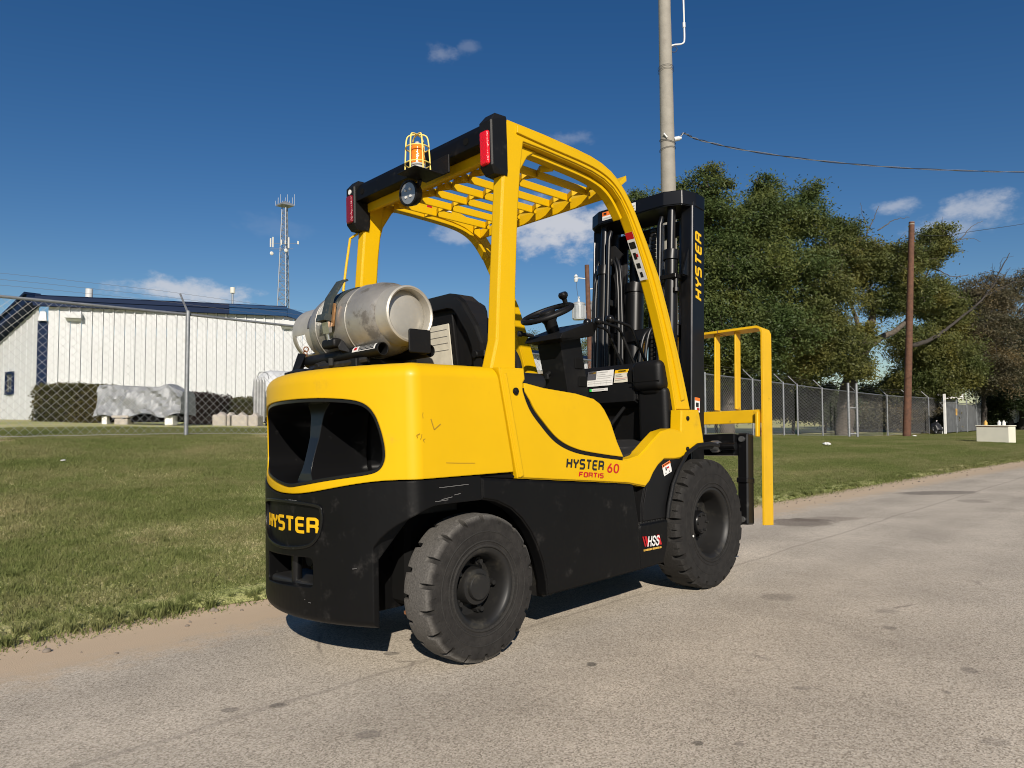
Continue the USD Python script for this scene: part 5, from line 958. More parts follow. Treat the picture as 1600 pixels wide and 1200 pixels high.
def sticker(c, ex, ey, w, h, bands, parent=None, name='sticker', label=None, base='decal_white'):
    """A thin plate with printed bands: (x0, x1, y0, y1, material) as shares of its size."""
    ex, ey = np.array(ex, float), np.array(ey, float); n_ = np.cross(ex, ey); pr = part(parent or FL, name, place(cbox(-w / 2, w / 2, -h / 2, h / 2, 0, .001, .0003), c, ex, ey, n_), base, smooth=False, label=label)
    by = {}
    for x0, x1, y0, y1, m_ in bands: by.setdefault(m_, []).append(place(cbox((x0 - .5) * w, (x1 - .5) * w, (y0 - .5) * h, (y1 - .5) * h, .0011, .0016, .0001), c, ex, ey, n_))
    if parent is None or True:
        for m_, ms in by.items():
            if parent is None: part(pr, 'print', ms, m_, smooth=False, kind='stuff')
            else: part(parent, 'print', ms, m_, smooth=False, kind='stuff')
    return pr
E_ = (1, 0, 0); Zv = (0, 0, 1)
warn = [(0, 1, .76, 1, 'decal_orange'), (.06, .2, .8, .96, 'decal_black'), (.25, .9, .83, .93, 'decal_black'), (.3, .45, .35, .65, 'decal_black'), (.5, .75, .45, .6, 'decal_red'), (.2, .3, .1, .2, 'decal_black'), (.65, .75, .1, .2, 'decal_black')]
sticker((-.372, -.5495, .655), (.96, 0, .28), (-.28, 0, .96), .075, .058, warn, label='small orange and white warning sticker on the front fender')
# dealer sticker on the step
r1 = Polygon([(-.062, .026), (-.046, .026), (-.026, -.022), (-.044, -.022)]); r2 = Polygon([(.040, .026), (.060, .026), (.082, -.022), (.060, -.022)])
for sh in (r1, Polygon([(-.080, .026), (-.072, .026), (-.052, -.022), (-.060, -.022)]), r2): side_text(sh, -.533, .314, -.05, 'decal_red', y=-.5528, name='sticker_wing')
side_lbl = tri_text('HSS', .046, -.578, .293, -.05, 'decal_white', -.5534, .80, .20, label='white letters of the dealer sticker on the step')
side_text(unary_union([sbox(-.075 + .0125 * i, 0, -.075 + .0125 * i + (.010 if i % 5 else .006), .009) for i in range(12)]), -.530, .272, -.02, 'decal_gold', y=-.5528, name='sticker_line', label='gold line of small print below the dealer sticker')
for x, z in ((-2.0, .45),): pass
# ---- overhead guard
outer = [(-1.56, 1.06), (-1.525, 1.133), (-1.482, 1.234), (-1.465, 1.446), (-1.436, 1.772), (-1.417, 1.967), (-1.398, 2.172), (-1.38, 2.181), (-1.155, 2.181), (-.935, 2.174), (-.82, 2.166), (-.74, 2.150), (-.67, 2.124), (-.61, 2.088), (-.555, 2.03), (-.515, 1.965), (-.475, 1.90), (-.41, 1.80), (-.29, 1.66), (-.215, 1.50), (-.146, 1.298), (-.088, 1.092), (-.05, .95)]
outer = [(-1.53, 1.08), (-1.482, 1.234), (-1.465, 1.446), (-1.436, 1.772), (-1.417, 1.967), (-1.398, 2.172), (-1.38, 2.181), (-1.155, 2.181), (-.935, 2.175), (-.82, 2.168), (-.74, 2.155), (-.67, 2.133), (-.61, 2.100), (-.555, 2.055), (-.495, 1.99), (-.385, 1.82), (-.287, 1.65), (-.215, 1.47), (-.132, 1.24), (-.076, 1.06), (-.045, .95)]
inner = [(-.185, .95), (-.205, 1.06), (-.255, 1.28), (-.315, 1.46), (-.395, 1.66), (-.475, 1.82), (-.545, 1.935), (-.60, 2.00), (-.66, 2.045), (-.73, 2.072), (-.82, 2.088), (-.935, 2.096), (-1.155, 2.103), (-1.289, 2.103), (-1.309, 1.994), (-1.335, 1.793), (-1.363, 1.459), (-1.38, 1.07)]
og = Polygon(outer + inner).buffer(0)
OG, _ = both('overhead_guard_frame', edged(og, -.502, -.440, .006, side='both'), 'yellow_paint', label=None, c=.05)
pts = smoothpath([((a[0] + b[0]) / 2, (a[1] + b[1]) / 2) for a, b in zip(outer[6:], [(-1.289, 2.12)] + inner[::-1][5:5] + [(-1.155, 2.103), (-.935, 2.096), (-.82, 2.088), (-.73, 2.072), (-.66, 2.045), (-.60, 2.0), (-.545, 1.935), (-.51, 1.88), (-.475, 1.82), (-.395, 1.66), (-.315, 1.46), (-.255, 1.28), (-.23, 1.17), (-.205, 1.06)])], 3)
ln = LineString(pts)
both('guard_channel', [prism(ln.buffer(.017, cap_style='flat'), -.510, -.50, 'xz')], 'yellow_paint', c=.05)
both('guard_inner_flange', [prism(LineString(smoothpath([(-1.29, 2.085), (-1.15, 2.085), (-.935, 2.078), (-.82, 2.070), (-.735, 2.055), (-.67, 2.028), (-.615, 1.985), (-.56, 1.92)], 4)).buffer(.009, cap_style='flat'), -.470, -.425, 'xz')], 'yellow_paint', c=.05)
gd = sub(FL, 'guard_roof')
part(gd, 'rear_plate', [cbox(-1.415, -1.27, -.44, .54, 2.083, 2.120, .006), cbox(-1.405, -1.385, -.44, .54, 2.03, 2.09, .004)], 'yellow_paint')
part(gd, 'front_bar', [cbox(-.606, -.594, -.44, .54, 2.030, 2.088, .003)], 'yellow_paint')
part(gd, 'front_lip', hull([(-.58, -.435, 2.08), (-.58, .535, 2.08), (-.455, -.435, 2.178), (-.455, .535, 2.178), (-.452, -.435, 2.150), (-.452, .535, 2.150), (-.585, -.435, 2.05), (-.585, .535, 2.05)]), 'yellow_paint')
for y in np.linspace(-.33, .43, 7): part(gd, 'slat', cbox(-1.28, -.63, y - .004, y + .004, 2.056, 2.096, .002), 'yellow_paint')
for x in (-1.235, -1.03, -.665): 
    for i in range(8):
        y0 = -.44 + .1257 * i * .915 if False else np.concatenate([[-.44], np.linspace(-.33, .43, 7), [.54]])[i] + .006
        y1 = np.concatenate([[-.44], np.linspace(-.33, .43, 7), [.54]])[i + 1] - .006
        ym = (y0 + y1) / 2; vx = -.034
        part(gd, 'spacer', [hull([(x + a + xa, ya, z) for xa, ya in ((0, y0), (vx, ym)) for a in (-.003, .003) for z in (2.060, 2.092)]), hull([(x + a + xa, ya, z) for xa, ya in ((vx, ym), (0, y1)) for a in (-.003, .003) for z in (2.060, 2.092)])], 'yellow_paint')
both('corner_gusset', edged([(-1.33, 2.10), (-1.18, 2.10), (-1.24, 2.06), (-1.30, 1.97), (-1.335, 1.85)], -.475, -.445, .004), 'yellow_paint', c=.05)
# stickers on the far rail, black and yellow strip on the right leg
sticker((-.99, .5385, 2.135), (1, 0, 0), (0, 0, 1), .035, .052, [], base='decal_red', label='small dark red sticker on the inside of the left guard rail')
sticker((-.865, .5385, 2.135), (1, 0, 0), (0, 0, 1), .075, .045, [(0, 1, .6, .75, 'decal_black'), (0, 1, .3, .36, 'label_grey'), (0, 1, .1, .16, 'label_grey')], label='small printed sticker on the inside of the left guard rail')
la = np.array([.42, 0, -.907]); up_ = -la; acr = np.array([.907, 0, .42])
legc = np.array([-.432, -.4392, 1.73])
nb = [(0, 1, .86, 1, 'decal_red'), (.1, .9, .66, .80, 'decal_black'), (.2, .6, .44, .58, 'decal_black'), (.55, .8, .48, .55, 'decal_red'), (.2, .7, .25, .36, 'decal_black'), (.3, .65, .06, .17, 'decal_black')]
st = place(tm(cbox(-.016, .016, -.125, .125, 0, .001, .0003)), legc + [0.0, 0, 0], (0, -1, 0), up_, None)
# the leg's rear face runs down and forwards; the strip lies on it
def legrear(z): return np.interp(z, [.95, 1.06, 1.28, 1.46, 1.66, 1.82, 1.935], [-.185, -.205, -.255, -.315, -.395, -.475, -.545])
za1, zb1 = 1.86, 1.63; p1, p0 = np.array([legrear(za1), 0, za1]), np.array([legrear(zb1), 0, zb1]); upv = (p1 - p0) / np.linalg.norm(p1 - p0)
sticker((p0 + p1) / 2 + np.array([-.0055, -.471, -.002]), (0, -1, 0), upv, .046, np.linalg.norm(p1 - p0), nb, label='tall pictogram warning strip on the rear of the right front guard leg')
# ---- rear lamps, header, beacon
hdr = part(FL, 'rear_header', [edged([(-1.475, 2.072), (-1.475, 2.13), (-1.45, 2.166), (-1.41, 2.166), (-1.41, 2.072)], -.44, .54, .004)], 'black_paint')
for y in (-.335, .475): part(hdr, 'header_plug', cyl((-1.477, y, 2.11), (-1.472, y, 2.11), .016, 16), 'dark_inside')
def lamp(s, lens, lab):
    y0, y1 = (-.508, -.430) if s < 0 else (.530, .608)
    H_ = hull([(x, y, z) for x, y, z in [(-1.487, y0 + .006, 1.958), (-1.487, y1 - .006, 1.958), (-1.487, y0 + .006, 2.15), (-1.487, y1 - .006, 2.15), (-1.465, y0 + .012, 1.928), (-1.465, y1 - .012, 1.928), (-1.455, y0 + .01, 2.188), (-1.455, y1 - .01, 2.188), (-1.40, y0, 1.93), (-1.40, y1, 1.93), (-1.40, y0, 2.185), (-1.40, y1, 2.185), (-1.480, y0, 1.96), (-1.480, y1, 1.96), (-1.480, y0, 2.15), (-1.480, y1, 2.15), (-1.385, y0 + .01, 1.97), (-1.385, y0 + .01, 2.17)]])
    h_ = part(FL, 'tail_lamp', H_, 'black_plastic', smooth=20, label=lab)
    part(h_, 'lens', rbox(-1.500, -1.475, y0 + .012, y1 - .014, 1.962, 2.108, .010, 12), lens, smooth=40)
    if s > 0: part(h_, 'round_sticker', cyl((-1.4905, (y0 + y1) / 2, 2.128), (-1.486, (y0 + y1) / 2, 2.128), .013, 16), 'decal_white')
lamp(-1, 'lens_red', 'right tail lamp, its red lens in the sun'); lamp(1, 'lens_red_dark', 'left tail lamp, its lens dark red')
BX, BY = -1.578, -.128
bk = part(FL, 'beacon_bracket', [cbox(-1.645, -1.485, -.195, -.065, 2.002, 2.008, .002), cbox(-1.490, -1.482, -.235, -.065, 2.002, 2.085, .002)], 'black_plastic')
bc = sub(FL, 'beacon')
part(bc, 'base', lathe([(0, 2.009), (.040, 2.009), (.040, 2.022), (.035, 2.035), (.033, 2.045), (0, 2.045)], (BX, BY, 0), 'z', 28), 'decal_grey')
part(bc, 'lens', lathe([(0, 2.046), (.033, 2.046), (.031, 2.06), (.033, 2.068), (.030, 2.085), (.032, 2.092), (.029, 2.11), (.030, 2.116), (.027, 2.128), (.020, 2.134), (0, 2.136)], (BX, BY, 0), 'z', 28), 'lens_amber', smooth=30)
part(bc, 'lens_cap', lathe([(0, 2.136), (.012, 2.136), (.010, 2.146), (0, 2.15)], (BX, BY, 0), 'z', 12), 'decal_grey')
for i in range(3):
    a = i * np.pi / 3 + .3; ca, sa = math.cos(a), math.sin(a)
    part(bc, 'cage_bar', tube(smoothpath([(BX + u * ca, BY + u * sa, z) for u, z in ((-.056, 2.01), (-.053, 2.08), (-.049, 2.145), (-.040, 2.172), (-.016, 2.180), (.016, 2.180), (.040, 2.172), (.049, 2.145), (.053, 2.08), (.056, 2.01))], 5), .0034, 8), 'cage_yellow', smooth=True)
for z, R_ in ((2.045, .055), (2.118, .051)): part(bc, 'cage_ring', torus((BX, BY, z), (0, 0, 1), R_, .0030, 32, 6), 'cage_yellow', smooth=True)
wl = sub(FL, 'work_lamp'); wa = np.array([-1, -.10, -.10]); wa /= np.linalg.norm(wa); wc = np.array([-1.555, -.035, 1.945])
def oriented(prof, c, axis, n=32):
    t = lathe(prof, (0, 0, 0), 'z', n); u = np.cross([0, 0, 1.0], axis); u /= np.linalg.norm(u); w_ = np.cross(axis, u); v = t.vertices; t.vertices = np.array(c) + v[:, :1] * u + v[:, 1:2] * w_ + v[:, 2:3] * axis; t.fix_normals(); return t
part(wl, 'housing', oriented([(0, -.05), (.03, -.05), (.05, -.03), (.058, 0), (.058, .012), (.050, .014), (.049, .004), (0, .004)], wc, wa), 'black_plastic')
part(wl, 'lens', oriented([(0, .005), (.048, .005), (.048, .009), (0, .010)], wc, wa), 'lamp_glass')
u_ = np.cross([0, 0, 1.0], wa); u_ /= np.linalg.norm(u_); w2 = np.cross(wa, u_)
for a in (.8, 2.37, 3.94, 5.5): c_ = wc + wa * .0101 + .022 * (math.cos(a) * u_ + math.sin(a) * w2); part(wl, 'diode', cyl(c_, c_ + wa * .004, .006, 12), 'decal_white')
part(wl, 'stem', [tube([(-1.53, -.055, 1.955), (-1.525, -.075, 2.003)], .010, 8)], 'black_plastic')
part(FL, 'grab_bar', [tube([(-1.43, .59, 1.925), (-1.455, .625, 1.90), (-1.478, .63, 1.75), (-1.497, .63, 1.62), (-1.475, .59, 1.57)], .007, 8)], 'yellow_paint')

# scuffs and scratches of use
def scuff(P, w, m_, parent=None, name='scuff'):
    P = [np.array(p) for p in P]; out = []
    for a, b in zip(P[:-1], P[1:]):
        d_ = (b - a) / np.linalg.norm(b - a); n_ = np.array([0, -1.0, 0]) if abs(a[1] + .549) < .02 else np.array([-.80, -.60, 0]); s_ = np.cross(d_, n_)
        out.append(hull([q + s_ * k * w + n_ * h for q in (a, b) for k in (-.5, .5) for h in (0, .0008)]))
    return part(parent or FL, name, out, m_, smooth=False)
mat('scuff_dark', (.30, .175, .008), .7); mat('scratch_pale', (.17, .165, .16), .6)
scuff([(-1.866, -.5495, .912), (-1.852, -.5495, .873), (-1.822, -.5495, .893)], .004, 'scuff_dark')
for k in range(4):
    z = .82 + .03 * k * rng.random() + .06 * rng.random(); xq = -1.93 + .05 * rng.random(); scuff([(xq, -.5495, z), (xq + .012 * (rng.random() - .5), -.5495, z + .004 + .009 * rng.random()), (xq + .012 * rng.random(), -.5495, z + .012 + .010 * rng.random())], .0014 + .0014 * rng.random(), 'scuff_dark')
scuff([(-1.80, -.5495, .752), (-1.74, -.5495, .748), (-1.66, -.5495, .744)], .0022, 'scuff_dark')
for (a, b) in (((-1.83, .622), (-1.78, .628)), ((-1.86, .617), (-1.80, .619)), ((-1.77, .634), (-1.74, .637)), ((-1.84, .665), (-1.70, .668))): scuff([(a[0], -.5555, a[1]), (b[0], -.5555, b[1])], .0016, 'scratch_pale', name='scratch')
for k in range(9):
    y = -.42 + .55 * rng.random(); z = .24 + .36 * rng.random(); l_ = .006 + .02 * rng.random() ** 2
    if -.22 < y < .28 and z > .28: continue
    a = np.array([X0 + K * y * y - .0006, y, z]); b = np.array([X0 + K * (y + l_) ** 2 - .0006, y + l_, z + .3 * l_ * (rng.random() - .5)]); scuff([a, b], .0014, 'scratch_pale', name='scratch')
for k in range(7): y = -.07 + .012 * k - .02 * (k == 5); scuff([(X0 + K * y * y - .0006, y, .624), (X0 + K * (y + .008) ** 2 - .0006, y + .008, .6235)], .003, 'scratch_pale', name='scratch')
# ---- cab: seat, floor, cowl, steering column, levers
se = sub(FL, 'seat')
sh = Polygon([(-.385, 1.06), (-.385, 1.24), (-.355, 1.32), (-.315, 1.38), (-.285, 1.43), (-.245, 1.462), (-.19, 1.475), (.19, 1.475), (.245, 1.462), (.285, 1.43), (.315, 1.38), (.355, 1.32), (.385, 1.24), (.385, 1.06)])
sh = sh.buffer(-.02).buffer(.02)
shell = tm(mani(prism(sh, -1.425, -1.345, 'yz')) + mani(prism(sh.buffer(-.014), -1.445, -1.335, 'yz')) - mani(prism(sh.buffer(-.065), -1.60, -1.405, 'yz')))
sx = lambda t: trimesh.Trimesh(np.stack([t.vertices[:, 0] - (t.vertices[:, 2] - 1.1) * .10, t.vertices[:, 1], t.vertices[:, 2]], 1), t.faces, process=False)
part(se, 'back_shell', sx(shell), 'seat_vinyl', smooth=40)
part(se, 'back_cushion', sx(rbox(-1.345, -1.24, -.25, .25, 1.12, 1.45, .045)), 'seat_vinyl', smooth=50)
part(se, 'seat_cushion', rbox(-1.34, -.90, -.25, .25, 1.04, 1.14, .04), 'seat_vinyl', smooth=50)
both('hip_restraint', [tube(smoothpath([(-1.36, -.33, 1.10), (-1.33, -.335, 1.20), (-1.25, -.335, 1.22), (-1.20, -.33, 1.16), (-1.19, -.32, 1.07)], 5), .022, 10)], 'seat_vinyl', smooth=True, parent=se)
part(se, 'manual_pouch', sx(cbox(-1.425, -1.405, -.19, .10, 1.10, 1.385, .004)), 'black_plastic')
part(se, 'manual_sheet', sx(cbox(-1.431, -1.426, -.165, .09, 1.10, 1.345, .001)), 'paper', smooth=False, label='cream printed sheet in the pouch behind the seat')
part(se, 'print', [sx(cbox(-1.4322, -1.4312, -.15, -.03 + .03 * (i % 3), 1.320 - .03 * i, 1.3222 - .03 * i, .0002)) for i in range(4)] + [sx(cbox(-1.4322, -1.4312, -.155 + .018 * i, -.1535 + .018 * i, 1.11, 1.15, .0002)) for i in range(12)], 'label_grey', smooth=False, kind='stuff')
part(se, 'belt_bracket', [cbox(-1.46, -1.36, -.40, -.33, 1.175, 1.205, .004), cyl((-1.465, -.34, 1.19), (-1.445, -.34, 1.19), .016, 12)], 'black_plastic')
part(FL, 'floor_plate', hull([(-.80, y, .715) for y in (-.50, .50)] + [(-.36, y, .722) for y in (-.50, .50)] + [(-.80, y, .66) for y in (-.50, .50)] + [(-.30, y, .66) for y in (-.50, .50)] + [(-.15, y, .80) for y in (-.49, .49)] + [(-.15, y, .66) for y in (-.49, .49)]), 'floor_mat', smooth=20)
part(FL, 'floor_rib', [cbox(-.74 + .05 * i, -.725 + .05 * i, -.47, .40, .718, .7245, .002) for i in range(7)], 'floor_mat')
for y, z in ((-.19, .80), (-.03, .86)): part(FL, 'pedal', hull([(-.42 + a, y + b, z + c + .03 * a / .03) for a in (-.012, .012) for b in (-.05, .05) for c in (0, .10)]), 'black_plastic'); 
part(FL, 'pedal_arm', [tube([(-.41, -.19, .84), (-.30, -.19, .92), (-.22, -.19, .98)], .010, 8), tube([(-.41, -.03, .92), (-.30, -.03, .96), (-.22, -.03, 1.0)], .010, 8)], 'black_plastic')
# cowl (dash) across the front of the compartment
cw = sub(FL, 'cowl')
sec = lambda b: [(-.262 - b, 1.01), (-.255 - b, 1.10), (-.235 - b, 1.185), (-.20, 1.222), (-.08, 1.228), (.05, 1.20), (.05, .80), (-.15, .80), (-.18, .98)]
part(cw, 'panel', [edged(Polygon(sec(.0)), -.30, .50, .012)], 'black_plastic', smooth=30)
part(cw, 'right_pod', [rbox(-.285, -.07, -.475, -.285, 1.06, 1.222, .035), rbox(-.265, -.08, -.455, -.305, 1.035, 1.12, .04), rbox(-.245, -.07, -.478, -.29, .775, 1.08, .03)], 'black_plastic', smooth=45)
part(cw, 'inner_wall', cbox(-.13, -.02, -.46, .48, .70, 1.0, .01), 'dark_inside')
part(cw, 'glove_notch', cbox(-.262, -.243, -.282, -.252, 1.11, 1.18, .004), 'dark_inside')
part(cw, 'seam', cbox(-.2875, -.28, -.470, -.29, 1.108, 1.1105, .0005), 'dark_inside')
def cowl_pt(y, z): return np.array([np.interp(z, [1.01, 1.10, 1.185, 1.222], [-.262, -.255, -.235, -.20]) - .0028, y, z])
nx = np.array([-.235 + .255, 0, 1.185 - 1.10]); nx /= np.linalg.norm(nx)
plate = sticker(cowl_pt(-.048, 1.152), (0, -1, 0), nx, .185, .090, [(.0, .34, .42, 1.0, 'label_grey'), (.03, .31, .84, .96, 'decal_yellow'), (.37, .78, .86, .92, 'decal_grey'), (.37, .7, .72, .76, 'decal_grey'), (.37, .95, .60, .64, 'decal_grey'), (.37, .9, .48, .51, 'decal_grey'), (.03, .97, .30, .33, 'decal_grey'), (.03, .97, .17, .2, 'decal_grey'), (.3, .31, .05, .34, 'decal_grey'), (.55, .56, .05, .34, 'decal_grey'), (.78, .79, .05, .34, 'decal_grey')], parent=cw, name='capacity_plate', label='white printed capacity plate on the cowl')
sticker(cowl_pt(-.197, 1.154), (0, -1, 0), nx, .094, .074, [(0, 1, .74, 1, 'decal_yellow'), (.25, .8, .80, .94, 'decal_black'), (.08, .5, .58, .63, 'label_grey'), (.08, .6, .45, .49, 'label_grey'), (.08, .92, .30, .33, 'decal_red'), (.08, .85, .18, .21, 'label_grey')], parent=cw, name='warning_label', base='paper', label='yellow headed warning label on the cowl')
sticker(cowl_pt(-.048, 1.086) + np.array([-.004, 0, 0]), (0, -1, 0), (0, 0, 1), .13, .016, [(0, .12, 0, 1, 'green_plastic'), (.2, .8, .4, .6, 'decal_grey')], parent=cw, name='inspection_label', label='thin white label with a green end on the cowl')
sc = sub(FL, 'steering_column')
part(sc, 'column', hull([(-.475, -.03, 1.02), (-.475, .13, 1.02), (-.33, -.03, 1.04), (-.33, .13, 1.04), (-.575, -.04, 1.36), (-.575, .13, 1.36), (-.405, -.04, 1.40), (-.405, .13, 1.40), (-.45, -.02, .80), (-.30, -.02, .80), (-.45, .12, .80), (-.30, .12, .80)]), 'black_plastic', smooth=25)
part(sc, 'display_shroud', hull([(-.66, -.12, 1.345), (-.66, .14, 1.345), (-.64, -.12, 1.375), (-.64, .14, 1.375), (-.40, -.13, 1.455), (-.40, .15, 1.455), (-.34, -.12, 1.44), (-.34, .14, 1.44), (-.36, -.10, 1.38), (-.36, .12, 1.38), (-.60, -.08, 1.335), (-.60, .1, 1.335)]), 'black_plastic', smooth=25)
part(sc, 'cup_recess', [cbox(-.45, -.385, -.042, -.03, 1.20, 1.26, .004), cbox(-.42, -.355, -.038, -.02, 1.10, 1.16, .004)], 'dark_inside')
part(sc, 'tilt_lever', tube([(-.52, .08, 1.19), (-.555, .08, 1.17), (-.55, .08, 1.15)], .014, 8), 'black_plastic')
part(sc, 'signal_lever', [tube([(-.60, .13, 1.39), (-.66, .16, 1.40)], .010, 8), cyl((-.66, .16, 1.40), (-.68, .17, 1.402), .016, 10)], 'black_plastic')
wd_ = sub(sc, 'steering_wheel'); an = np.array([-.42, 0, .908]); hc = np.array([-.600, .02, 1.500])
part(sc, 'steering_wheel_rim', torus(hc, an, .140, .0145, 48, 10), 'black_plastic', smooth=True)
t1 = np.cross(an, [0, 1.0, 0]); t1 /= np.linalg.norm(t1); t2 = np.cross(an, t1)
part(sc, 'spoke', [hull([hc + t1 * math.cos(a) * r_ + t2 * math.sin(a) * r_ + s * .016 * (-t1 * math.sin(a) + t2 * math.cos(a)) + an * h_ for r_ in (.02, .138) for s in (1, -1) for h_ in (-.012, -.002)]) for a in (.5, 2.6, 4.7)], 'black_plastic')
part(sc, 'wheel_hub', [oriented([(0, .02), (.035, .02), (.045, .012), (.048, -.03), (.036, -.05), (.034, -.12), (0, -.12)], hc, an)], 'black_plastic')
kp = hc + t1 * -.13 * math.cos(.6) + t2 * .13 * math.sin(-.6)
kp = max((hc + .138 * (math.cos(a) * t1 + math.sin(a) * t2) for a in np.linspace(0, 6.28, 40)), key=lambda q_: q_ @ np.array([.8, -.25, .1]))
part(sc, 'spinner_knob', oriented([(0, .075), (.020, .074), (.028, .062), (.026, .048), (.014, .034), (.012, 0), (0, 0)], kp, an, 20), 'black_gloss')
for k, (y, dx) in enumerate(((-.10, 0), (-.175, .01), (-.25, .02))):
    lv = part(FL, 'hydraulic_lever', tube(smoothpath([(-.12 + dx, y - .02, 1.22), (-.16 + dx, y - .01, 1.30), (-.20 + dx, y, 1.385), (-.235 + dx, y, 1.425), (-.30 + dx, y + .005, 1.44), (-.385 + dx * .5, y + .01, 1.452)], 4), .0085, 8), 'black_plastic', smooth=True)
    c_ = np.array([-.395 + dx * .5, y + .01, 1.455]); s_ = trimesh.creation.icosphere(2, .023); s_.vertices += c_; part(lv, 'knob', s_, 'black_gloss', smooth=True)
# ---- mast, leaning a little forwards
MA = math.radians(5.35)
def MT(t):
    t = tm(t).copy(); v = t.vertices; t.vertices = np.stack([.214 + v[:, 0] * math.cos(MA) + v[:, 2] * math.sin(MA), v[:, 1], v[:, 2] * math.cos(MA) - v[:, 0] * math.sin(MA)], 1); return t
def MP(x, y, z): return np.array([.214 + x * math.cos(MA) + z * math.sin(MA), y, z * math.cos(MA) - x * math.sin(MA)])
ms = sub(FL, 'mast')
chan = lambda y0, y1, x0, x1, t=.016: Polygon([(x0, y0), (x1, y0), (x1, y1), (x1 - t, y1), (x1 - t, y0 + t), (x0 + t, y0 + t), (x0 + t, y1), (x0, y1)])
def mpart(name, mesh, m, smooth=30, label=None): return part(ms, name, MT(cat(*mesh) if isinstance(mesh, list) else mesh), m, smooth, label)
oc = tm(mani(prism(chan(-.38, -.30, -.125, 0), .10, 2.215, 'xy')))
for t_ in (oc, mirror(oc)): mpart('outer_rail', t_, 'mast_black')
ic = tm(mani(prism(chan(-.340, -.275, -.085, .035, .014), .12, 2.20, 'xy')))
for t_ in (ic, mirror(ic)): mpart('inner_rail', t_, 'mast_black')
ic = tm(mani(prism(chan(-.300, -.235, -.045, .07, .012), .12, 2.17, 'xy')))
for t_ in (ic, mirror(ic)): mpart('carriage_rail', t_, 'rail_steel')
cmx = Polygon([(-.235, -.24), (-.235, .26), (-.19, .345), (-.10, .385), (.01, .385), (.01, -.385), (-.10, -.385), (-.19, -.345)]).buffer(-.02, quad_segs=5).buffer(.02, quad_segs=5)
mpart('top_crossmember', edged(cmx, 2.185, 2.278, .006, 'xy'), 'mast_black', smooth=35)
mpart('mid_crossmember', cbox(-.115, -.06, -.27, .27, 1.40, 1.48, .008), 'mast_black'); mpart('lower_crossmember', cbox(-.19, -.125, -.38, .38, .40, .62, .01), 'mast_black')
mpart('upper_tie', cbox(.02, .05, -.33, .33, 2.08, 2.18, .006), 'mast_black'); 
for s in (-1, 1):
    mpart('lift_cylinder', [cyl((-.165, s * .255, .25), (-.165, s * .255, 1.86), .040, 24), cyl((-.165, s * .255, 1.86), (-.165, s * .255, 1.92), .048, 24)], 'mast_black')
    mpart('cylinder_rod', cyl((-.165, s * .255, 1.92), (-.165, s * .255, 2.20), .026, 20), 'mast_black')
    mpart('hose_pipe', tube([(-.20, s * .195, .9), (-.20, s * .195, 2.08), (-.18, s * .195, 2.14)], .016, 12), 'mast_black')
    mpart('rail_edge', [cbox(-.131, -.124, min(s * .378, s * .366), max(s * .378, s * .366), .12, 2.19, .002)], 'rail_steel')
mpart('gusset', [hull([(-.14, -.36, 1.75), (-.14, -.36, 1.92), (-.20, -.36, 1.75), (-.14, -.35, 1.75), (-.14, -.35, 1.92), (-.20, -.35, 1.75)])], 'mast_black')
# centre free-lift cylinder with chains and hoses
mpart('centre_cylinder', [cyl((-.04, .10, .3), (-.04, .10, 1.74), .058, 28), cyl((-.04, .10, 1.74), (-.04, .10, 1.80), .066, 28)], 'mast_black'); mpart('centre_rod', cyl((-.04, .10, 1.80), (-.04, .10, 1.98), .035, 20), 'mast_black')
mpart('second_cylinder', [cyl((-.06, -.06, .3), (-.06, -.06, 1.80), .03, 20)], 'mast_black'); mpart('chrome_rod', cyl((-.06, -.115, .9), (-.06, -.115, 2.14), .018, 16), 'decal_white', label='pale bright rod behind the right guard leg')
mpart('cylinder_block', [cbox(-.11, .0, -.20, -.07, 1.74, 1.80, .006), cbox(-.10, -.02, -.18, -.10, 1.80, 1.84, .004)], 'rim_paint')
mpart('sheave_bracket', [hull([(-.13, y, z) for y, z in ((.20, 2.06), (.33, 2.06), (.135, 1.99), (.20, 1.93), (.30, 1.93), (.335, 2.0))] + [(-.12, y, z) for y, z in ((.20, 2.06), (.33, 2.06), (.135, 1.99), (.20, 1.93), (.30, 1.93), (.335, 2.0))])], 'rim_paint', smooth=20)
mpart('sheave', [lathe([(.02, -.02), (.075, -.025), (.080, -.018), (.066, -.010), (.066, .010), (.080, .018), (.075, .025), (.02, .02), (.02, -.02)], (-.10, 0, 1.93), 'y', 32)], 'rim_paint'); mpart('sheave_bolt', cyl((-.14, .23, 1.965), (-.128, .23, 1.965), .012, 12), 'bright_steel')
mpart('plate_pocket', cbox(-.055, -.05, -.115, -.02, 1.93, 2.09, .002), 'decal_grey', label='pale grey square plate high between the mast rails')
def chain_run(x, y, z0, z1):
    out = []
    n = int((z1 - z0) / .026)
    for i in range(n):
        z = z0 + (i + .5) * .026; out.append(cbox(x - .008, x + .008, y - .019, y + .019, z - .011, z + .011, .003))
    return out
mpart('lift_chain', chain_run(-.145, .265, 1.86, 2.05), 'chain'); mpart('lift_chain', chain_run(-.09, -.075, 1.86, 2.12), 'chain'); mpart('lift_chain', chain_run(-.13, .155, .95, 1.80), 'chain'); mpart('lift_chain', chain_run(-.155, -.13, 1.0, 1.45), 'chain')
mpart('chain_anchor', [cyl((-.145, .265, 1.70), (-.145, .265, 1.86), .010, 10), cyl((-.145, .265, 1.70), (-.145, .265, 1.77), .016, 6), cbox(-.16, -.10, .22, .30, 1.66, 1.70, .004), cyl((-.145, .265, 1.55), (-.145, .265, 1.64), .014, 8)], 'rim_paint')
def hose(P, r_=.011): return MT(tube(smoothpath(P, 6), r_, 8))
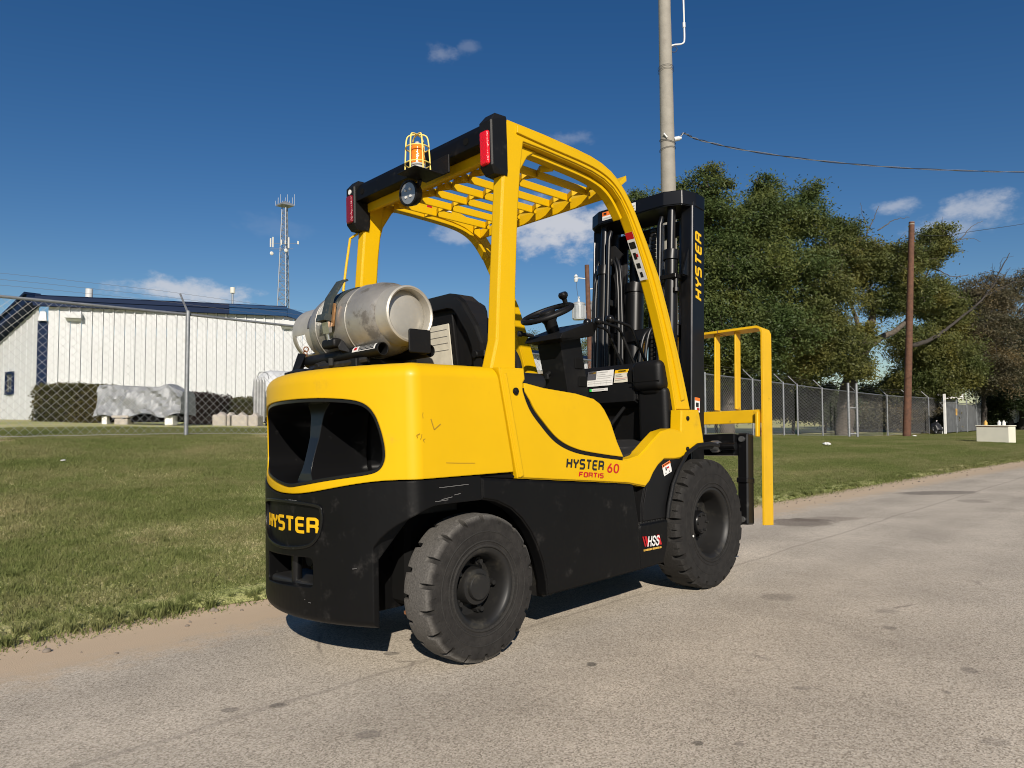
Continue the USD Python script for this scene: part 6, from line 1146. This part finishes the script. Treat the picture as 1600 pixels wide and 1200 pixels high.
for P in ([(-.16, .325, 1.0), (-.165, .335, 1.4), (-.165, .335, 1.75), (-.15, .325, 1.93), (-.13, .285, 2.0), (-.12, .24, 2.02)], [(-.18, .30, 1.0), (-.18, .305, 1.4), (-.175, .312, 1.75), (-.16, .300, 1.90), (-.14, .27, 1.965)],
          [(-.17, .12, 1.02), (-.17, .125, 1.5), (-.165, .15, 1.85), (-.15, .19, 1.955)], [(-.17, .09, 1.02), (-.17, .10, 1.5), (-.165, .125, 1.85), (-.15, .17, 1.97)],
          [(-.20, -.07, 1.02), (-.215, -.07, 1.25), (-.20, -.085, 1.40), (-.15, -.10, 1.455), (-.12, -.12, 1.45)], [(-.20, -.11, 1.02), (-.215, -.11, 1.25), (-.20, -.125, 1.42), (-.15, -.14, 1.47), (-.11, -.16, 1.46)], [(-.19, -.20, 1.08), (-.21, -.205, 1.2), (-.19, -.21, 1.3)], [(-.175, .225, 1.0), (-.18, .228, 1.5), (-.175, .23, 1.85)]): part(ms, 'hose', hose(P), 'hose', smooth=True)
mpart('valve_fitting', [cyl((-.215, -.165, 1.05), (-.215, -.165, 1.13), .009, 8), cyl((-.215, -.165, 1.13), (-.215, -.165, 1.17), .014, 8)], 'bright_steel')
mpart('cylinder_collar', [cbox(-.21, -.12, -.315, -.20, 1.735, 1.765, .004), cyl((-.18, -.30, 1.68), (-.18, -.30, 1.735), .014, 10), cyl((-.18, -.30, 1.655), (-.18, -.30, 1.68), .02, 10)], 'mast_black')
# lettering up the right rail
hs = lettering('HYSTER', .075, .415, .2, 10); t_ = flat(hs, .0012); v = t_.vertices
t_ = MT(trimesh.Trimesh(np.stack([-.028 - v[:, 1], np.full(len(v), -.3805) - v[:, 2], 1.612 + v[:, 0]], 1), t_.faces, process=False)); t_.fix_normals(); part(ms, 'lettering', t_, 'decal_yellow', smooth=False, label='yellow brand lettering up the right mast rail')
c_ = MP(-.075, -.3805, .985); sticker(c_, (math.cos(MA), 0, -math.sin(MA)), (math.sin(MA), 0, math.cos(MA)), .055, .085, [(0, 1, .78, 1, 'decal_orange'), (.2, .75, .35, .65, 'decal_black'), (.4, .9, .12, .3, 'decal_red')], parent=ms, label='orange and white warning sticker low on the right mast rail')
c_ = MP(-.2358, .18, 2.232); sticker(c_, (0, -1, 0), (math.sin(MA), 0, math.cos(MA)), .085, .055, [(0, 1, .5, 1, 'decal_orange'), (.1, .4, .6, .9, 'decal_black'), (.1, .9, .1, .3, 'decal_grey')], parent=ms, label='orange and white sticker on the top crossmember')
c_ = MP(-.2358, -.005, 2.236); sticker(c_, (0, -1, 0), (math.sin(MA), 0, math.cos(MA)), .07, .055, [(.1, .9, .55, .65, 'label_grey'), (.1, .9, .25, .35, 'label_grey')], parent=ms, label='white sticker on the top crossmember')
# carriage and backrest, tilted with the mast
cr = sub(FL, 'carriage')
def cpart(name, mesh, m, smooth=30, label=None): return part(cr, name, MT(cat(*mesh) if isinstance(mesh, list) else mesh), m, smooth, label)
cpart('upper_bar', edged([(.135, .705), (.235, .705), (.235, .80), (.215, .83), (.135, .83)], -.50, .50, .004), 'mast_black'); cpart('lower_bar', edged([(.135, .30), (.235, .30), (.235, .385), (.135, .385)], -.50, .50, .004), 'mast_black')
for s in (-1, 1):
    y0, y1 = sorted((s * .565, s * .50)); cpart('end_plate', [cbox(.17, .25, y0, y1, .305, .835, .008), cbox(.16, .252, y0 - .002, y1 + .002, .545, .575, .004)], 'mast_black')
    for z in (.335, .80): cpart('end_bolt', cyl((.172, s * .532, z), (.155, s * .532, z), .017, 12), 'bright_steel')
    cpart('roller_bracket', cbox(.02, .14, s * .20 - .02, s * .20 + .02, .30, .83, .006), 'mast_black')
cpart('side_shift_rod', cyl((.115, -.52, .755), (.115, -.30, .755), .022, 16), 'mast_black'); cpart('rod_nut', lathe([(0, 0), (.03, 0), (.036, .012), (.036, .05), (.028, .06), (0, .06)], (.115, -.42, .755), 'y', 12), 'bright_steel')
br = sub(FL, 'load_backrest')
def bpart(name, mesh, m, smooth=30, label=None): return part(br, name, MT(cat(*mesh) if isinstance(mesh, list) else mesh), m, smooth, label)
fr_ = Polygon([(-.615, .305), (-.615, 1.455)] + [(-.575 - .04 * math.sin(a) * 1.0, 1.455 + .04 * (1 - math.cos(a)) * 1.0) for a in ()] + [(-.603, 1.483), (-.575, 1.497), (.575, 1.497), (.603, 1.483), (.615, 1.455), (.615, .305), (.600, .305), (.600, 1.452), (.590, 1.474), (.57, 1.482), (-.57, 1.482), (-.590, 1.474), (-.600, 1.452), (-.600, .305)])
# frame bar: a flat strip bent round the top corners
bpart('frame', prism(fr_, .275, .385, 'yz'), 'worn_yellow', smooth=20)
for y in np.linspace(-.42, .42, 7): bpart('upright', cbox(.30, .36, y - .006, y + .006, .995, 1.481, .002), 'worn_yellow')
bpart('lower_angle', [cbox(.29, .30, -.599, .599, .905, .985, .002), cbox(.30, .375, -.599, .599, .975, .985, .002)], 'worn_yellow'); 
for s in (-1, 1): bpart('mounting_leg', [cbox(.262, .30, s * .575 - .009, s * .575 + .009, .82, .97, .003)], 'worn_yellow')
bpart('top_joint', cbox(.274, .386, -.318, -.312, 1.480, 1.499, .001), 'rust')
# ---- tank bracket on the counterweight
tb = sub(FL, 'tank_bracket'); TX, TZ = -1.768, 1.337
part(tb, 'cradle_tube', tm(mani(lathe([(.0, -.262), (.0262, -.262), (.0262, .32), (0, .32)], (TX - .10, 0, 1.197), 'y', 28)) - mani(lathe([(0, -.30), (.0225, -.30), (.0225, -.10), (0, -.10)], (TX - .10, 0, 1.197), 'y', 28))), 'black_plastic', smooth=30)
part(tb, 'cradle_tube', tm(mani(lathe([(.0, -.30), (.0262, -.30), (.0262, .30), (0, .30)], (TX + .10, 0, 1.197), 'y', 28)) - mani(lathe([(0, -.34), (.0225, -.34), (.0225, -.14), (0, -.14)], (TX + .10, 0, 1.197), 'y', 28))), 'black_plastic', smooth=30)
part(tb, 'stop_plate', edged(rounded([(TX - .035, 1.178), (TX + .072, 1.178), (TX + .072, 1.272), (TX - .035, 1.272)], .010), -.345, -.337, .002), 'black_plastic')
part(tb, 'stop_rib', hull([(TX + .06, -.337, 1.18), (TX + .072, -.337, 1.27), (TX + .09, -.28, 1.18), (TX + .06, -.28, 1.18), (TX + .08, -.29, 1.24)]), 'black_plastic')
part(tb, 'base_frame', [cbox(TX - .14, TX + .14, y - .03, y + .03, 1.135, 1.172, .004) for y in (-.10, .22)] + [cbox(TX - .12, TX + .12, -.25, .30, 1.12, 1.136, .004)], 'black_plastic')
part(tb, 'swing_plate', lathe([(0, 1.115), (.10, 1.115), (.105, 1.122), (.105, 1.135), (.06, 1.15), (0, 1.15)], (TX - .16, .20, 0), 'z', 28), 'black_plastic')
part(tb, 'swing_bar', [tube([(TX - .16, .24, 1.14), (TX - .18, .10, 1.150), (TX - .14, -.06, 1.155), (TX - .10, -.16, 1.165)], .014, 8), cyl((TX - .175, -.0, 1.15), (TX - .175, .0, 1.18), .012, 10), cyl((TX - .19, .09, 1.15), (TX - .15, .09, 1.165), .016, 10)], 'rim_paint')
part(tb, 'swing_arm', hull([(TX - .20, .30, 1.13), (TX - .14, .30, 1.13), (TX - .13, .36, 1.24), (TX - .10, .36, 1.24), (TX - .19, .26, 1.13), (TX - .12, .31, 1.23)]), 'black_plastic')
dl = place(cbox(0, .125, 0, .030, 0, .0008, .0002), (0, 0, 0), (1, 0, 0), (0, 1, 0))
def on_tube(x0, x1, a0, a1, m_, dr, name='label_print', label=None):
    n1, n2 = 2, 5; V = []; F_ = []
    for i, y in enumerate((x0, x1)):
        for a in np.linspace(a0, a1, n2): V.append((TX - .10 - (.0262 + dr) * math.cos(a), y, 1.197 + (.0262 + dr) * math.sin(a)))
    for j in range(n2 - 1): F_ += [(j, j + 1, n2 + j + 1), (j, n2 + j + 1, n2 + j)]
    t = trimesh.Trimesh(np.array(V), np.array(F_), process=False); return t
part(tb, 'tube_label', on_tube(-.08, -.245, .05, 1.05, None, .0006), 'decal_white', smooth=True, label='red black and white label on the cradle tube')
part(tb, 'label_print', [on_tube(-.125, -.235, a, a + .16, None, .0011) for a in (.15, .37, .59, .81)], 'decal_black', smooth=True); part(tb, 'label_print', on_tube(-.092, -.113, .3, .8, None, .0011), 'decal_red', smooth=True)
SY = .035
th = np.linspace(-.55, 1.25 * np.pi - .0, 40); ring_ = lambda y, R_: [(TX - R_ * math.cos(a), y, TZ + R_ * math.sin(a)) for a in th]
def band(y0, y1, R0, R1, a0, a1, n=36):
    V, F_ = [], []
    for a in np.linspace(a0, a1, n):
        for y, R_ in ((y0, R0), (y1, R0), (y1, R1), (y0, R1)): V.append((TX - R_ * math.cos(a), y, TZ + R_ * math.sin(a)))
    for i in range(n - 1):
        for j in range(4): a_, b_ = i * 4 + j, i * 4 + (j + 1) % 4; F_ += [(a_, b_, b_ + 4), (a_, b_ + 4, a_ + 4)]
    F_ += [(0, 1, 2), (0, 2, 3), (n * 4 - 4, n * 4 - 2, n * 4 - 3), (n * 4 - 4, n * 4 - 1, n * 4 - 2)]
    t = trimesh.Trimesh(np.array(V), np.array(F_), process=False); t.fix_normals(); return t
stp = part(tb, 'strap', band(SY - .03, SY + .03, .156, .161, .10, 3.6), 'strap', smooth=40)
part(stp, 'latch_handle', [hull([(TX - R_ * math.cos(a), y, TZ + R_ * math.sin(a)) for a, R_ in ((.12, .170), (.12, .185), (.55, .192), (.55, .178)) for y in (SY - .026, SY + .026)]), hull([(TX - R_ * math.cos(a), y, TZ + R_ * math.sin(a)) for a, R_ in ((.55, .178), (.55, .192), (1.02, .210), (1.02, .197)) for y in (SY - .026, SY + .026)]), hull([(TX - R_ * math.cos(a), y, TZ + R_ * math.sin(a)) for a, R_ in ((1.02, .197), (1.02, .210), (1.14, .196), (1.13, .205)) for y in (SY - .026, SY + .026)])], 'strap', smooth=20)
part(stp, 'latch_link', [hull([(TX - R_ * math.cos(a), y, TZ + R_ * math.sin(a)) for a, R_ in ((-.15, .166), (-.15, .176), (.42, .176), (.42, .168)) for y in (SY - .045, SY - .032)])], 'brass')
part(stp, 'latch_body', hull([(TX - R_ * math.cos(a), y, TZ + R_ * math.sin(a)) for a, R_ in ((.14, .163), (.14, .20), (-.02, .165), (.0, .205)) for y in (SY - .034, SY + .034)]), 'strap')
part(stp, 'latch_hook', [hull([(TX - R_ * math.cos(a), y, TZ + R_ * math.sin(a)) for a, R_ in ((-.03, .164), (-.03, .185), (-.28, .172), (-.28, .184)) for y in (SY - .028, SY + .02)]), tube([(TX - .175 * math.cos(-.26), SY, TZ + .175 * math.sin(-.26)), (TX - .185 * math.cos(-.5), SY, TZ + .185 * math.sin(-.5))], .007, 8)], 'bright_steel')
part(stp, 'anchor', [rbox(TX - .172, TX - .13, SY - .05, SY + .05, 1.225, 1.265, .012), hull([(TX - .15, SY - .055, 1.215), (TX - .12, SY - .10, 1.20), (TX - .13, SY - .05, 1.26), (TX - .15, SY - .03, 1.26), (TX - .12, SY - .04, 1.20)])], 'black_plastic', smooth=40)
gp = MP(.33, .615, 1.50)
part(br, 'green_clip', [torus(gp + [0, .01, .015], (1, .3, 0), .030, .010, 20, 8), rbox(gp[0] - .02, gp[0] + .02, gp[1] + .04, gp[1] + .075, gp[2] - .06, gp[2] + .02, .012)], 'green_plastic', smooth=40, label='bright green clip hung on the far top corner of the backrest')
part(br, 'white_tag', hull([gp + [a, b, c] for a in (-.004, .004) for b, c in ((-.02, -.02), (.02, -.02), (.012, -.07), (-.012, -.07))]), 'decal_white')
# ---- propane tank (lies on the bracket: a thing of its own)
ry = lambda yz: yz
PT = thing('propane_tank', 'dented grey aluminium gas cylinder strapped across the forklift counterweight', 'gas cylinder', rot=(-math.degrees(TAU), 0, 0))
prof = [(0, -.275), (.070, -.277), (.100, -.265), (.125, -.238), (.143, -.20), (.152, -.155), (.1545, -.10), (.1545, .16), (.152, .20), (.143, .235), (.128, .262), (.10, .285), (.06, .298), (0, .30)]
part(PT, 'vessel', lathe([(max(r_, 0), y) for r_, y in prof], (TX, 0, TZ), 'y', 72), 'tank_metal', smooth=50)
part(PT, 'weld_bead', [torus((TX, y, TZ), (0, 1, 0), .1548, .0028, 72, 6) for y in (-.075, .16)], 'tank_metal', smooth=True)
fr0 = [(.118, -.235), (.118, -.300), (.115, -.309), (.108, -.312), (.102, -.308), (.101, -.295), (.101, -.235)]
part(PT, 'foot_ring', lathe([(.122, -.232), (.121, -.262), (.116, -.27), (.116, -.298), (.114, -.309), (.107, -.313), (.101, -.308), (.0995, -.29), (.0995, -.235), (.122, -.232)], (TX, 0, TZ), 'y', 72), 'tank_base', smooth=40)
part(PT, 'end_disc', lathe([(0, -.284), (.06, -.282), (.085, -.277), (.099, -.268), (.099, -.25), (0, -.25), (0, -.284)], (TX, 0, TZ), 'y', 56), 'tank_base', smooth=50)
col = mani(lathe([(.118, .24), (.121, .30), (.121, .43), (.116, .437), (.114, .43), (.114, .30), (.110, .24), (.118, .24)], (TX, 0, TZ), 'y', 64))
for a0 in (-.55, 1.9, 3.7): 
    P = [(TX - R_ * math.cos(a), y, TZ + R_ * math.sin(a)) for R_ in (.09, .16) for a in (a0 - .42, a0, a0 + .42) for y in (.315, .405)]; col = col - mani(hull(P))
part(PT, 'collar', col, 'tank_base', smooth=40, label='grey collar with hand holes round the valve')
part(PT, 'valve', [cyl((TX, .30, TZ), (TX, .36, TZ), .022, 14), cyl((TX - .05, .345, TZ - .03), (TX + .04, .345, TZ - .02), .012, 10)], 'brass')
part(PT, 'gauge_chain', [torus((TX - .085 - .006 * i, .37 - .005 * i, TZ - .075 - .018 * i), ((1, .2, .3) if i % 2 else (.2, 1, .2)), .011, .003, 12, 5) for i in range(5)], 'rust')
def on_body(y0, y1, a0, a1, R_, m_, name, label=None, jag=0.0, parent=None):
    n1, n2 = 12, 16; V, F_ = [], []
    for i, y in enumerate(np.linspace(y0, y1, n1)):
        for j, a in enumerate(np.linspace(a0, a1, n2)):
            aa = a + (jag * (meshkit.noise(np.array([[y * 60, a * 9, 0.]]), 3)[0] - .5) if j in (0, n2 - 1) else 0); V.append((TX - R_ * math.cos(aa), y, TZ + R_ * math.sin(aa)))
    for i in range(n1 - 1):
        for j in range(n2 - 1): k_ = i * n2 + j; F_ += [(k_, k_ + n2 + 1, k_ + 1), (k_, k_ + n2, k_ + n2 + 1)]
    return part(PT, name, trimesh.Trimesh(np.array(V), np.array(F_), process=False), m_, smooth=True, label=label)
mat('worn_label', (.62, .61, .56), .7, vary=.5, vscale=60, dirt=((.30, .29, .26), 70, .5, .58))
on_body(.075, .152, .02, .95, .1552, 'worn_label', 'worn_label', 'scuffed pale remains of a paper label', .12); on_body(.245, .29, -.02, .45, .1222, 'decal_black', 'dark_label', 'small dark label on the collar') if False else None
part(PT, 'dark_label', band(.262, .292, .1195, .1222, .05, .55, 12), 'label_grey', smooth=True, label='small dark printed label on the collar')
